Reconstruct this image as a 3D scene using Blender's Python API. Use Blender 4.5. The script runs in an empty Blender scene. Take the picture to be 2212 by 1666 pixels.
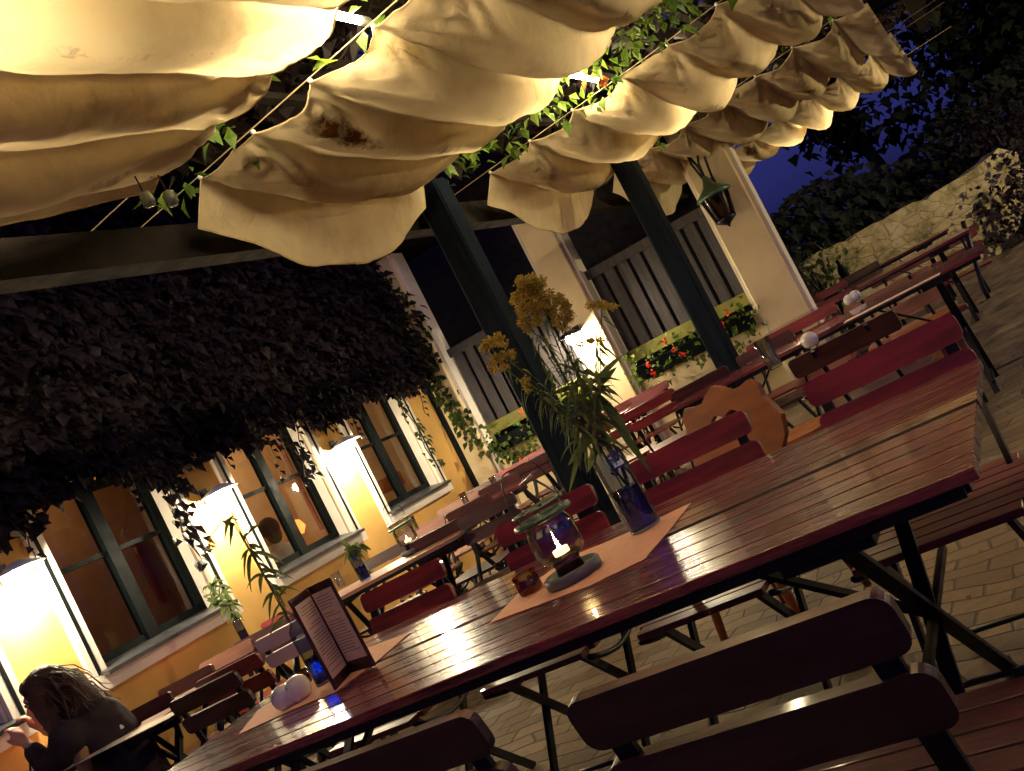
import bpy, bmesh, math, random
from mathutils import Matrix, Vector, noise as mnoise
R = math.radians
random.seed(7)
sc = bpy.context.scene
COL = sc.collection
# ---------------------------------------------------------------- camera
ROLL, TAU, PITCH, FPX, HC = 26.97, 2.065, 2.13, 3025.0, 1.15
def cbasis(roll):
    p, r = R(PITCH), R(roll)
    fw = Vector((0, math.cos(p), math.sin(p))); up = Vector((0, -math.sin(p), math.cos(p))); ri = Vector((1, 0, 0))
    return ri*math.cos(r)-up*math.sin(r), ri*math.sin(r)+up*math.cos(r), fw
def bmat(b): return Matrix((b[0], b[1], b[2])).transposed()
BW, BF = cbasis(ROLL), cbasis(ROLL+TAU)
ROT = bmat(BW) @ bmat(BF).transposed()
# the paving falls gently towards the house: M takes level floor coordinates to the world
M = Matrix.Translation((0, 0, HC)) @ ROT.to_4x4() @ Matrix.Translation((0, 0, -HC))
I4 = Matrix.Identity(4)
cam_d = bpy.data.cameras.new('camera'); cam = bpy.data.objects.new('camera', cam_d); COL.objects.link(cam)
cam_d.sensor_width = 36; cam_d.lens = 36*FPX/3242; cam_d.clip_start = .02; cam_d.clip_end = 500
cm = Matrix((BW[0], BW[1], -BW[2])).transposed().to_4x4(); cm.translation = (0, 0, HC)
cam.matrix_world = cm; sc.camera = cam
def ray(b, x, y):
    k = 3242/2212
    return (b[2]*FPX + b[0]*((x-1106)*k) - b[1]*((y-833)*k)).normalized()
def fz(x, y, z):            # where a sight line meets a level of the sloping terrace (floor coordinates)
    d = ray(BF, x, y); t = (z-HC)/d.z; return Vector((0, 0, HC))+d*t
def fy(x, y, Y): d = ray(BF, x, y); return Vector((0, 0, HC))+d*(Y/d.y)
def wy(x, y, Y): d = ray(BW, x, y); return Vector((0, 0, HC))+d*(Y/d.y)
U = Vector((-.875, .483, 0)); N = Vector((.483, .875, 0))
def SN(s, n, z=0): return U*s+N*n+Vector((0, 0, z))
RT = math.atan2(-.483, .875)

# ---------------------------------------------------------------- materials
def nodes(name):
    m = bpy.data.materials.new(name); m.use_nodes = True
    nt = m.node_tree; return m, nt, nt.nodes['Principled BSDF']
def mat(name, col, rough=.5, metal=0, var=.25, scale=6, bump=0, bscale=40, coat=0, stretch=None, trans=0, ior=1.45, emis=None, es=0, spec=None, alpha=None):
    m, nt, b = nodes(name)
    L = nt.links.new
    tc = nt.nodes.new('ShaderNodeTexCoord'); mp = nt.nodes.new('ShaderNodeMapping'); L(tc.outputs['Object'], mp.inputs[0])
    if stretch: mp.inputs['Scale'].default_value = stretch
    nz = nt.nodes.new('ShaderNodeTexNoise'); nz.inputs['Scale'].default_value = scale; nz.inputs['Detail'].default_value = 6
    L(mp.outputs[0], nz.inputs['Vector'])
    mx = nt.nodes.new('ShaderNodeMix'); mx.data_type = 'RGBA'
    mx.inputs[6].default_value = (*[c*(1-var) for c in col], 1); mx.inputs[7].default_value = (*[min(1, c*(1+var)) for c in col], 1)
    cr = nt.nodes.new('ShaderNodeMapRange'); cr.inputs[1].default_value = .3; cr.inputs[2].default_value = .7
    L(nz.outputs[0], cr.inputs[0]); L(cr.outputs[0], mx.inputs[0]); L(mx.outputs[2], b.inputs['Base Color'])
    rr_ = nt.nodes.new('ShaderNodeMapRange'); rr_.inputs[1].default_value = .3; rr_.inputs[2].default_value = .7; rr_.inputs[3].default_value = rough*.78; rr_.inputs[4].default_value = min(1, rough*1.35)
    n5 = nt.nodes.new('ShaderNodeTexNoise'); n5.inputs['Scale'].default_value = scale*2.3; n5.inputs['Detail'].default_value = 8; L(mp.outputs[0], n5.inputs['Vector']); L(n5.outputs[0], rr_.inputs[0]); L(rr_.outputs[0], b.inputs['Roughness'])
    b.inputs['Metallic'].default_value = metal
    b.inputs['Coat Weight'].default_value = coat; b.inputs['Coat Roughness'].default_value = .07
    b.inputs['Transmission Weight'].default_value = trans; b.inputs['IOR'].default_value = ior
    if spec is not None: b.inputs['Specular IOR Level'].default_value = spec
    if emis: b.inputs['Emission Color'].default_value = (*emis, 1); b.inputs['Emission Strength'].default_value = es
    if bump:
        n2 = nt.nodes.new('ShaderNodeTexNoise'); n2.inputs['Scale'].default_value = bscale; n2.inputs['Detail'].default_value = 5
        L(mp.outputs[0], n2.inputs['Vector'])
        bp = nt.nodes.new('ShaderNodeBump'); bp.inputs['Strength'].default_value = bump; bp.inputs['Distance'].default_value = .01
        L(n2.outputs[0], bp.inputs['Height']); L(bp.outputs[0], b.inputs['Normal'])
    return m
def fabric_mat():
    m, nt, b = nodes('canvas'); L = nt.links.new
    tc = nt.nodes.new('ShaderNodeTexCoord')
    n1 = nt.nodes.new('ShaderNodeTexNoise'); n1.inputs['Scale'].default_value = 1.7; n1.inputs['Detail'].default_value = 8; n1.inputs['Roughness'].default_value = .65; L(tc.outputs['Object'], n1.inputs[0])
    cr = nt.nodes.new('ShaderNodeValToRGB'); e = cr.color_ramp.elements
    e[0].position = .30; e[0].color = (.42, .27, .10, 1); e[1].position = .56; e[1].color = (.80, .66, .41, 1)
    k = e.new(.42); k.color = (.68, .54, .33, 1)
    L(n1.outputs[0], cr.inputs[0])
    # rust and mould that gathered where water lies in the folds (attribute painted where the cloth sags lowest)
    at = nt.nodes.new('ShaderNodeAttribute'); at.attribute_name = 'stain'
    n2 = nt.nodes.new('ShaderNodeTexNoise'); n2.inputs['Scale'].default_value = 5; n2.inputs['Detail'].default_value = 9; n2.inputs['Roughness'].default_value = .75; L(tc.outputs['Object'], n2.inputs[0])
    mu = nt.nodes.new('ShaderNodeMath'); mu.operation = 'MULTIPLY'; L(at.outputs['Fac'], mu.inputs[0]); L(n2.outputs[0], mu.inputs[1])
    mr = nt.nodes.new('ShaderNodeMapRange'); mr.inputs[1].default_value = .38; mr.inputs[2].default_value = .54; L(mu.outputs[0], mr.inputs[0])
    mx = nt.nodes.new('ShaderNodeMix'); mx.data_type = 'RGBA'; mx.inputs[7].default_value = (.09, .03, .008, 1)
    L(mr.outputs[0], mx.inputs[0]); L(cr.outputs[0], mx.inputs[6])
    n3 = nt.nodes.new('ShaderNodeTexNoise'); n3.inputs['Scale'].default_value = 7; n3.inputs['Detail'].default_value = 9; n3.inputs['Distortion'].default_value = 1.2; L(tc.outputs['Object'], n3.inputs[0])
    bp = nt.nodes.new('ShaderNodeBump'); bp.inputs['Strength'].default_value = .32; bp.inputs['Distance'].default_value = .025; L(n3.outputs[0], bp.inputs['Height'])
    df = nt.nodes.new('ShaderNodeBsdfDiffuse'); tr = nt.nodes.new('ShaderNodeBsdfTranslucent'); ms = nt.nodes.new('ShaderNodeMixShader')
    ms.inputs[0].default_value = .36
    for q in (df, tr): L(mx.outputs[2], q.inputs[0]); L(bp.outputs[0], q.inputs['Normal'])
    L(df.outputs[0], ms.inputs[1]); L(tr.outputs[0], ms.inputs[2])
    L(ms.outputs[0], nt.nodes['Material Output'].inputs[0]); nt.nodes.remove(b)
    return m
def leaf_mat(name, c1, c2, tl=.35):
    m, nt, b = nodes(name); L = nt.links.new
    g = nt.nodes.new('ShaderNodeNewGeometry'); mx = nt.nodes.new('ShaderNodeMix'); mx.data_type = 'RGBA'
    mx.inputs[6].default_value = (*c1, 1); mx.inputs[7].default_value = (*c2, 1); L(g.outputs['Random Per Island'], mx.inputs[0])
    L(mx.outputs[2], b.inputs['Base Color']); b.inputs['Roughness'].default_value = .6; b.inputs['Specular IOR Level'].default_value = .2 if c2[1] < .1 else .5
    tr = nt.nodes.new('ShaderNodeBsdfTranslucent'); L(mx.outputs[2], tr.inputs[0]); ms = nt.nodes.new('ShaderNodeMixShader'); ms.inputs[0].default_value = tl
    L(b.outputs[0], ms.inputs[1]); L(tr.outputs[0], ms.inputs[2]); L(ms.outputs[0], nt.nodes['Material Output'].inputs[0])
    return m
def glass_mat(name, col, rough=.02, ior=1.45, thin=True, fac=None):
    m, nt, b = nodes(name); L = nt.links.new
    if thin:   # thin pane: clear with reflections, tinted
        nt.nodes.remove(b)
        t = nt.nodes.new('ShaderNodeBsdfTransparent'); t.inputs[0].default_value = (*col, 1)
        g = nt.nodes.new('ShaderNodeBsdfGlossy'); g.inputs['Roughness'].default_value = rough
        fr = nt.nodes.new('ShaderNodeLayerWeight'); fr.inputs[0].default_value = .25
        a = nt.nodes.new('ShaderNodeMapRange'); a.inputs[3].default_value = .05; a.inputs[4].default_value = .75; L(fr.outputs['Fresnel'], a.inputs[0])
        ms = nt.nodes.new('ShaderNodeMixShader'); L(a.outputs[0], ms.inputs[0]); L(t.outputs[0], ms.inputs[1]); L(g.outputs[0], ms.inputs[2])
        L(ms.outputs[0], nt.nodes['Material Output'].inputs[0])
    else:
        b.inputs['Base Color'].default_value = (*col, 1); b.inputs['Roughness'].default_value = rough
        b.inputs['Transmission Weight'].default_value = 1; b.inputs['IOR'].default_value = ior
    return m
def ground_mat():
    m, nt, b = nodes('paving'); L = nt.links.new
    tc = nt.nodes.new('ShaderNodeTexCoord')
    nz = nt.nodes.new('ShaderNodeTexNoise'); nz.inputs['Scale'].default_value = 1.2; L(tc.outputs['Object'], nz.inputs[0])
    ad = nt.nodes.new('ShaderNodeVectorMath'); ad.operation = 'MULTIPLY_ADD'; ad.inputs[1].default_value = (.42, .42, 0); L(nz.outputs['Color'], ad.inputs[0]); L(tc.outputs['Object'], ad.inputs[2])
    v = nt.nodes.new('ShaderNodeTexBrick'); v.inputs['Scale'].default_value = 1; v.inputs['Brick Width'].default_value = .205; v.inputs['Row Height'].default_value = .105; v.inputs['Mortar Size'].default_value = .007; v.inputs['Mortar Smooth'].default_value = .9
    v.inputs['Color1'].default_value = (0, 0, 0, 1); v.inputs['Color2'].default_value = (1, 1, 1, 1); v.inputs['Mortar'].default_value = (.5, .5, .5, 1)
    rt = nt.nodes.new('ShaderNodeMapping'); rt.inputs['Rotation'].default_value = (0, 0, .5); L(ad.outputs[0], rt.inputs[0]); L(rt.outputs[0], v.inputs['Vector'])
    mr = nt.nodes.new('ShaderNodeMapRange'); mr.inputs[1].default_value = 1; mr.inputs[2].default_value = 0; L(v.outputs['Fac'], mr.inputs[0])
    st = nt.nodes.new('ShaderNodeMix'); st.data_type = 'RGBA'; st.inputs[6].default_value = (.11, .075, .042, 1); st.inputs[7].default_value = (.28, .20, .105, 1)
    sp = nt.nodes.new('ShaderNodeSeparateColor'); L(v.outputs['Color'], sp.inputs[0])
    n2 = nt.nodes.new('ShaderNodeTexNoise'); n2.inputs['Scale'].default_value = 30; n2.inputs['Detail'].default_value = 6; L(tc.outputs['Object'], n2.inputs[0])
    mm = nt.nodes.new('ShaderNodeMath'); mm.operation = 'MULTIPLY'; L(sp.outputs[0], mm.inputs[0]); L(n2.outputs[0], mm.inputs[1])
    L(mm.outputs[0], st.inputs[0])
    jn = nt.nodes.new('ShaderNodeMix'); jn.data_type = 'RGBA'; jn.inputs[6].default_value = (.09, .062, .038, 1); L(mr.outputs[0], jn.inputs[0]); L(st.outputs[2], jn.inputs[7])
    L(jn.outputs[2], b.inputs['Base Color']); b.inputs['Roughness'].default_value = .75
    bp = nt.nodes.new('ShaderNodeBump'); bp.inputs['Strength'].default_value = .8; bp.inputs['Distance'].default_value = .02
    hh = nt.nodes.new('ShaderNodeMath'); hh.operation = 'MULTIPLY_ADD'; hh.inputs[1].default_value = .25; L(n2.outputs[0], hh.inputs[0]); L(mr.outputs[0], hh.inputs[2])
    L(hh.outputs[0], bp.inputs['Height']); L(bp.outputs[0], b.inputs['Normal'])
    return m
def stone_mat():
    m, nt, b = nodes('rubble_stone'); L = nt.links.new; tc = nt.nodes.new('ShaderNodeTexCoord')
    mp = nt.nodes.new('ShaderNodeMapping'); mp.inputs['Scale'].default_value = (1, 1, 1.7); L(tc.outputs['Object'], mp.inputs[0])
    v = nt.nodes.new('ShaderNodeTexVoronoi'); v.feature = 'DISTANCE_TO_EDGE'; v.inputs['Scale'].default_value = 5; L(mp.outputs[0], v.inputs['Vector'])
    n = nt.nodes.new('ShaderNodeTexNoise'); n.inputs['Scale'].default_value = 3; n.inputs['Detail'].default_value = 9; n.inputs['Roughness'].default_value = .7; L(tc.outputs['Object'], n.inputs[0])
    cr = nt.nodes.new('ShaderNodeValToRGB'); e = cr.color_ramp.elements; e[0].position = .35; e[0].color = (.10, .10, .03, 1); e[1].position = .68; e[1].color = (.50, .44, .26, 1); k = e.new(.5); k.color = (.36, .30, .15, 1); L(n.outputs[0], cr.inputs[0])
    mr = nt.nodes.new('ShaderNodeMapRange'); mr.inputs[2].default_value = .07; mr.inputs[3].default_value = .80; mr.clamp = True; L(v.outputs['Distance'], mr.inputs[0])
    mx = nt.nodes.new('ShaderNodeMix'); mx.data_type = 'RGBA'; mx.blend_type = 'MULTIPLY'; mx.inputs[0].default_value = 1; L(cr.outputs[0], mx.inputs[6]); L(mr.outputs[0], mx.inputs[7])
    L(mx.outputs[2], b.inputs['Base Color']); b.inputs['Roughness'].default_value = .95
    bp = nt.nodes.new('ShaderNodeBump'); bp.inputs['Distance'].default_value = .05; ad = nt.nodes.new('ShaderNodeMath'); L(n.outputs[0], ad.inputs[0]); L(mr.outputs[0], ad.inputs[1]); L(ad.outputs[0], bp.inputs['Height']); L(bp.outputs[0], b.inputs['Normal'])
    return m
MT = dict(
    table=mat('varnished_wood', (.19, .034, .042), .26, var=.6, scale=7, bump=.12, bscale=26, stretch=(.35, 6, 6), coat=.9),
    slat=mat('red_lacquered_wood', (.19, .018, .026), .36, var=.45, scale=9, bump=.12, bscale=30, stretch=(.5, 4, 4), coat=.25),
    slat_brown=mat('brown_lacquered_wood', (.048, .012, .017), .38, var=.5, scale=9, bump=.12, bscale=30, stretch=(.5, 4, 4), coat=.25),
    slat_pink=mat('faded_wood', (.33, .15, .11), .4, var=.2, scale=9, bump=.12, bscale=30, stretch=(.5, 4, 4)),
    slat_white=mat('white_painted_wood', (.78, .70, .60), .5, var=.08, bump=.1),
    iron=mat('dark_iron', (.012, .012, .018), .4, metal=.5, var=.3, bump=.1),
    canvas=fabric_mat(), ground=ground_mat(),
    stucco=mat('ochre_stucco', (.60, .35, .095), .9, var=.22, scale=1.6, bump=.5, bscale=110),
    cream=mat('cream_plaster', (.70, .56, .33), .9, var=.14, scale=2.5, bump=.45, bscale=70),
    white=mat('white_plaster', (.74, .68, .60), .8, var=.08, scale=5, bump=.3, bscale=60),
    frame=mat('dark_green_paint', (.002, .004, .005), .6, spec=.1, var=.2, bump=.08),
    sill=mat('sill_slate', (.03, .03, .035), .35, var=.3, bump=.15),
    post=mat('dark_timber', (.006, .010, .018), .95, spec=.08, var=.4, scale=5, bump=.5, bscale=30, stretch=(6, 6, .5)),
    beam=mat('beam_timber', (.018, .014, .012), .9, spec=.1, var=.4, scale=5, bump=.5, bscale=20),
    board=mat('weathered_board', (.042, .036, .040), .7, var=.25, scale=6, bump=.3, bscale=25, stretch=(5, 5, .5)),
    rail=mat('green_rail', (.17, .16, .03), .6, var=.2, bump=.2),
    dark=mat('dark_interior', (.015, .013, .012), .9, var=.3),
    stone=stone_mat(),
    earth=mat('leaf_litter', (.12, .085, .05), .95, var=.7, scale=6, bump=1, bscale=15),
    bark=mat('bark', (.05, .035, .025), .9, var=.4, bump=.8, bscale=18),
    leaf=leaf_mat('vine_leaf', (.06, .13, .012), (.15, .22, .025), .4),
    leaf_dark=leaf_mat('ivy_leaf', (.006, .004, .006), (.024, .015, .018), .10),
    leaf_tree=leaf_mat('tree_leaf', (.012, .018, .010), (.03, .035, .016), .15),
    leaf_plant=leaf_mat('stem_leaf', (.06, .10, .02), (.14, .19, .05), .35),
    leaf_brown=leaf_mat('dry_leaf', (.35, .07, .015), (.45, .12, .02), .3),
    litter=leaf_mat('leaf_litter_leaf', (.10, .05, .02), (.22, .12, .04), .1),
    gold=leaf_mat('goldenrod', (.32, .22, .025), (.54, .42, .07), .35),
    red=leaf_mat('geranium', (.75, .03, .02), (.85, .08, .03), .2),
    paper=mat('runner_paper', (.80, .42, .27), .75, var=.07, scale=30, bump=.15, bscale=200),
    paper2=mat('pale_runner', (.72, .62, .45), .75, var=.06, scale=20, bump=.1),
    page=mat('menu_page', (.78, .62, .46), .7, var=.06, scale=20),
    ink=mat('menu_ink', (.10, .06, .05), .8, var=.1),
    cover=mat('menu_cover', (.05, .012, .012), .45, var=.2, bump=.2, bscale=90),
    ceramic=mat('white_ceramic', (.75, .70, .64), .22, var=.05, coat=.4),
    blueglass=glass_mat('blue_glass', (.10, .22, .85), .03), clear=glass_mat('clear_glass', (.88, .90, .88), .02),
    paleblue=glass_mat('pale_blue_glass', (.50, .56, .68), .03),
    amber=glass_mat('amber_glass', (.45, .16, .03), .04), smoky=glass_mat('smoky_glass', (.22, .15, .16), .08),
    bluebase=mat('solid_blue_glass', (.01, .04, .55), .05, var=.2, coat=.6, spec=.8),
    lid=mat('green_tin', (.10, .17, .11), .35, metal=.6, var=.3, bump=.1), tin=mat('slate_tin', (.09, .10, .11), .42, metal=.3, var=.3, bump=.12),
    gapdark=mat('gap_shade', (.010, .005, .006), .9, var=.2, spec=.1), near=mat('shadowed_wood', (.022, .007, .016), .5, var=.4, scale=9, stretch=(.35, 5, 5)),  # shade in slat gaps and on the corner table painted as colour
    wax=mat('wax', (.85, .75, .6), .5, var=.03, emis=(1, .55, .2), es=2.0), flame=mat('flame', (1, .8, .5), .5, var=0, emis=(1, .62, .25), es=130),
    globe=mat('lamp_globe', (1, 1, 1), .5, var=0, emis=(1, .84, .55), es=350), tube=mat('fluorescent_tube', (1, 1, 1), .5, var=0, emis=(1, .80, .47), es=86),
    rope=mat('cord', (.45, .35, .2), .8, var=.2), white_metal=mat('white_metal', (.8, .8, .78), .4, var=.05),
    orange=mat('orange_pine', (.26, .075, .014), .45, var=.25, scale=5, bump=.15, stretch=(1, 4, 4)),
    skin=mat('skin', (.55, .25, .15), .5, var=.08), hair=mat('brown_hair', (.07, .028, .014), .5, var=.4, scale=30, bump=.7, bscale=60, stretch=(6, 6, .7)),
    coat=mat('dark_coat', (.022, .012, .014), .9, var=.3, bump=.3), scarf=mat('tan_scarf', (.26, .15, .08), .9, var=.3, bump=.5), shirt=mat('white_shirt', (.8, .78, .72), .8, var=.05),
    room=mat('room_wall', (.65, .52, .36), .9, var=.1), roomred=mat('room_timber', (.16, .045, .03), .7, var=.3), curtain=mat('orange_curtain', (.65, .22, .06), .9, var=.2),
    roomdim=mat('room_dim_lamp', (1, 1, 1), .5, var=0, emis=(1, .45, .18), es=2.5),
    roomlamp=mat('room_lamp', (1, 1, 1), .5, var=0, emis=(1, .62, .3), es=9), phone=mat('black_plastic', (.01, .01, .012), .3, var=.1),
    water=mat('crystal', (.16, .22, .20), .1, var=.1, spec=.9),
)

# ---------------------------------------------------------------- mesh helpers
class MB:
    def __init__(s): s.v = []; s.f = []; s.mi = []; s.sm = []; s.cur = 0
    def add(s, vs, fs, smooth=False):
        o = len(s.v); s.v += [Vector(v) for v in vs]
        for f in fs: s.f.append([i+o for i in f]); s.mi.append(s.cur); s.sm.append(smooth)
    def box(s, c, d, rot=None, bev=0):
        x, y, z = d[0]/2, d[1]/2, d[2]/2; c = Vector(c)
        if bev:
            b = min(bev, x*.9, y*.9, z*.9); vs = []
            lv = [(-z, b), (-z+b, 0), (z-b, 0), (z, b)]
            for zz, i in lv:
                xx, yy = x-i, y-i
                vs += [(-xx+b*(i == 0), -yy, zz), (xx-b*(i == 0), -yy, zz), (xx, -yy+b*(i == 0), zz), (xx, yy-b*(i == 0), zz), (xx-b*(i == 0), yy, zz), (-xx+b*(i == 0), yy, zz), (-xx, yy-b*(i == 0), zz), (-xx, -yy+b*(i == 0), zz)]
            fs = []
            for k in range(3):
                for j in range(8): fs.append([k*8+j, k*8+(j+1) % 8, k*8+8+(j+1) % 8, k*8+8+j])
            fs.append(list(range(7, -1, -1))); fs.append([24+j for j in range(8)])
        else:
            vs = [(-x, -y, -z), (x, -y, -z), (x, y, -z), (-x, y, -z), (-x, -y, z), (x, -y, z), (x, y, z), (-x, y, z)]
            fs = [(3, 2, 1, 0), (4, 5, 6, 7), (0, 1, 5, 4), (1, 2, 6, 5), (2, 3, 7, 6), (3, 0, 4, 7)]
        vs = [Vector(v) for v in vs]
        if rot is not None: vs = [rot @ v for v in vs]
        s.add([v+c for v in vs], fs); return s
    def bar(s, a, b, w, t, side=Vector((1, 0, 0))):     # flat bar from a to b, width w along side, thickness t
        a, b = Vector(a), Vector(b); d = (b-a); L = d.length; d.normalize()
        x = (side-d*side.dot(d)).normalized(); y = d.cross(x)
        rot = Matrix((x, y, d)).transposed(); return s.box((a+b)/2, (w, t, L), rot)
    def tube(s, pts, r, seg=8, caps=True):
        pts = [Vector(p) for p in pts]; n = len(pts); rs = r if isinstance(r, (list, tuple)) else [r]*n
        vs = []; fs = []; prev = None
        for i, p in enumerate(pts):
            d = (pts[min(i+1, n-1)]-pts[max(i-1, 0)]).normalized()
            if prev is None: x = d.orthogonal().normalized()
            else: x = (prev-d*prev.dot(d)).normalized()
            prev = x; y = d.cross(x)
            for k in range(seg):
                a = 2*math.pi*k/seg; vs.append(p+(x*math.cos(a)+y*math.sin(a))*rs[i])
        for i in range(n-1):
            for k in range(seg): fs.append([i*seg+k, i*seg+(k+1) % seg, (i+1)*seg+(k+1) % seg, (i+1)*seg+k])
        if caps: fs.append(list(range(seg-1, -1, -1))); fs.append([(n-1)*seg+k for k in range(seg)])
        s.add(vs, fs, seg > 5); return s
    def lathe(s, prof, c=(0, 0, 0), seg=24, rot=None):
        vs = []; fs = []; c = Vector(c); n = len(prof)
        for r, z in prof:
            for k in range(seg):
                a = 2*math.pi*k/seg; v = Vector((r*math.cos(a), r*math.sin(a), z))
                if rot is not None: v = rot @ v
                vs.append(v+c)
        for i in range(n-1):
            for k in range(seg): fs.append([i*seg+k, i*seg+(k+1) % seg, (i+1)*seg+(k+1) % seg, (i+1)*seg+k])
        s.add(vs, fs, True); return s
    def prism(s, poly, o, ex, ey, ez, t, smooth=False):      # 2-D outline in plane (ex, ey) at o, thickness t along ez
        o, ex, ey, ez = map(Vector, (o, ex, ey, ez)); n = len(poly)
        vs = [o+ex*p[0]+ey*p[1]-ez*t/2 for p in poly]+[o+ex*p[0]+ey*p[1]+ez*t/2 for p in poly]
        fs = [list(range(n-1, -1, -1)), list(range(n, 2*n))]+[[i, (i+1) % n, n+(i+1) % n, n+i] for i in range(n)]
        s.add(vs, fs); return s
    def ball(s, c, r, seg=10, sc3=(1, 1, 1)):
        pr = [(math.sin(math.pi*i/seg)*1.0, -math.cos(math.pi*i/seg)) for i in range(seg+1)]
        vs = []; fs = []; c = Vector(c)
        for q, z in pr:
            for k in range(seg*2):
                a = math.pi*k/seg; vs.append(c+Vector((q*math.cos(a)*r*sc3[0], q*math.sin(a)*r*sc3[1], z*r*sc3[2])))
        m = seg*2
        for i in range(seg):
            for k in range(m): fs.append([i*m+k, i*m+(k+1) % m, (i+1)*m+(k+1) % m, (i+1)*m+k])
        s.add(vs, fs, True); return s
    def leaf(s, p, d, up, L, w, seg=2, droop=.15):
        p, d, up = Vector(p), Vector(d).normalized(), Vector(up)
        x = d.cross(up)
        if x.length < 1e-3: x = d.orthogonal()
        x.normalize(); up = x.cross(d)
        if seg <= 2:
            vs = [p, p+d*L*.45+x*w/2+up*w*.18, p+d*L-up*L*droop, p+d*L*.45-x*w/2+up*w*.18, p+d*L*.5]
            s.add(vs, [(0, 1, 4), (1, 2, 4), (2, 3, 4), (3, 0, 4)])
        else:
            vs = []; fs = []
            for i in range(seg+1):
                t = i/seg; q = p+d*L*t-Vector((0, 0, 1))*L*droop*t*t*2; ww = w*math.sin(math.pi*min(.98, t*.9+.08))**.8/2
                vs += [q-x*ww+up*ww*.3, q, q+x*ww+up*ww*.3]
            for i in range(seg):
                a = i*3; fs += [(a, a+1, a+4, a+3), (a+1, a+2, a+5, a+4)]
            s.add(vs, fs, True)
        return s
    def build(s, name, mats, parent=None, frame=None, recalc=False):
        me = bpy.data.meshes.new(name); me.from_pydata([tuple(v) for v in s.v], [], s.f)
        if not isinstance(mats, (list, tuple)): mats = [mats]
        for m in mats: me.materials.append(MT[m] if isinstance(m, str) else m)
        me.polygons.foreach_set('material_index', s.mi); me.polygons.foreach_set('use_smooth', s.sm); me.update()
        if recalc:
            bm = bmesh.new(); bm.from_mesh(me); bmesh.ops.recalc_face_normals(bm, faces=bm.faces); bm.to_mesh(me); bm.free()
        o = bpy.data.objects.new(name, me); COL.objects.link(o)
        if parent is not None: o.parent = parent
        elif frame is not None: o.matrix_world = frame
        return o
def tag(o, label=None, cat=None, group=None, kind=None):
    for k, v in (('label', label), ('category', cat), ('group', group), ('kind', kind)):
        if v: o[k] = v
    return o
def thing(name, label, cat, loc=(0, 0, 0), rz=0, group=None, frame=M, scale=1.0):
    o = bpy.data.objects.new(name, None); COL.objects.link(o); o.empty_display_size = .1
    o.matrix_world = frame @ Matrix.Translation(loc) @ Matrix.Rotation(rz, 4, 'Z') @ Matrix.Scale(scale, 4)
    return tag(o, label, cat, group)
KIDS = {}
def copy_tree(o, parent=None):
    c = o.copy(); COL.objects.link(c)
    if parent is not None: c.parent = parent
    for ch in [q for q in COL.objects if q.parent == o]: copy_tree(ch, c)
    return c
def put(o, loc, rz, label, group=None, frame=M, scale=1.0):
    o.matrix_world = frame @ Matrix.Translation(loc) @ Matrix.Rotation(rz, 4, 'Z') @ Matrix.Scale(scale, 4); tag(o, label, None, group); return o
def struct(o): o['kind'] = 'structure'; return o
def rrect(w, h, r, n=5, x0=0, y0=0):
    pts = []
    for cx, cy, a0 in ((w/2-r, h/2-r, 0), (-w/2+r, h/2-r, 90), (-w/2+r, -h/2+r, 180), (w/2-r, -h/2+r, 270)):
        for i in range(n+1):
            a = R(a0+90*i/n); pts.append((x0+cx+r*math.cos(a), y0+cy+r*math.sin(a)))
    return pts

# ---------------------------------------------------------------- ground, sky
def build_ground():
    b = MB(); n = 60; S = 60.0
    # paved terrace reaching to the horizon, finer near the camera
    xs = [((i/n*2-1)**3)*S for i in range(n+1)]; vs = []; fs = []
    for yv in xs:
        for xv in xs: vs.append((xv, yv+5, mnoise.noise(Vector((xv*.6, yv*.6, 0)))*.006))
    for j in range(n):
        for i in range(n): fs.append([j*(n+1)+i, j*(n+1)+i+1, (j+1)*(n+1)+i+1, (j+1)*(n+1)+i])
    b.add(vs, fs, True); struct(b.build('ground', 'ground', frame=M))
    g = MB()       # bank of earth and leaf litter to the right, where the paving stops
    vs = []; fs = []; nn = 40
    for j in range(nn+1):
        for i in range(nn+1):
            x = 2.6+i/nn*9; y = 6.0+j/nn*9 - (i/nn)*3.2
            e = min(1, max(0, min(i, j, nn-i, nn-j)/3)); vs.append((x, y, .004+e*(.03+.10*abs(mnoise.noise(Vector((x*1.7, y*1.7, 3)))))))
    for j in range(nn):
        for i in range(nn): fs.append([j*(nn+1)+i, j*(nn+1)+i+1, (j+1)*(nn+1)+i+1, (j+1)*(nn+1)+i])
    g.add(vs, fs, True); struct(g.build('earth_bank', 'earth', frame=M))
build_ground()
def fallen():
    b = MB(); rr = random.Random(12)
    for _ in range(520):
        x, y = rr.uniform(-3.5, 6.5), rr.uniform(1.2, 11); s_ = rr.uniform(.02, .05); b.leaf((x, y, .012+rr.random()*.01), (rr.uniform(-1, 1), rr.uniform(-1, 1), rr.uniform(-.1, .25)), (0, 0, 1), s_, s_*.7)
    tag(b.build('fallen_leaves', 'litter', frame=M), 'dry leaves scattered over the paving under the tables', 'leaves', kind='stuff')
fallen()
w = bpy.data.worlds.new('World'); sc.world = w; w.use_nodes = True; nt = w.node_tree
sky = nt.nodes.new('ShaderNodeTexSky'); sky.sky_type = 'NISHITA'; sky.sun_disc = False; sky.sun_elevation = R(-1.0); sky.sun_rotation = R(150)
bg = nt.nodes['Background']; bg.inputs['Strength'].default_value = .14
mixw = nt.nodes.new('ShaderNodeMix'); mixw.data_type = 'RGBA'; mixw.blend_type = 'MULTIPLY'; mixw.inputs[0].default_value = 1; mixw.inputs[7].default_value = (.17, .19, 1.05, 1)
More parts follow.
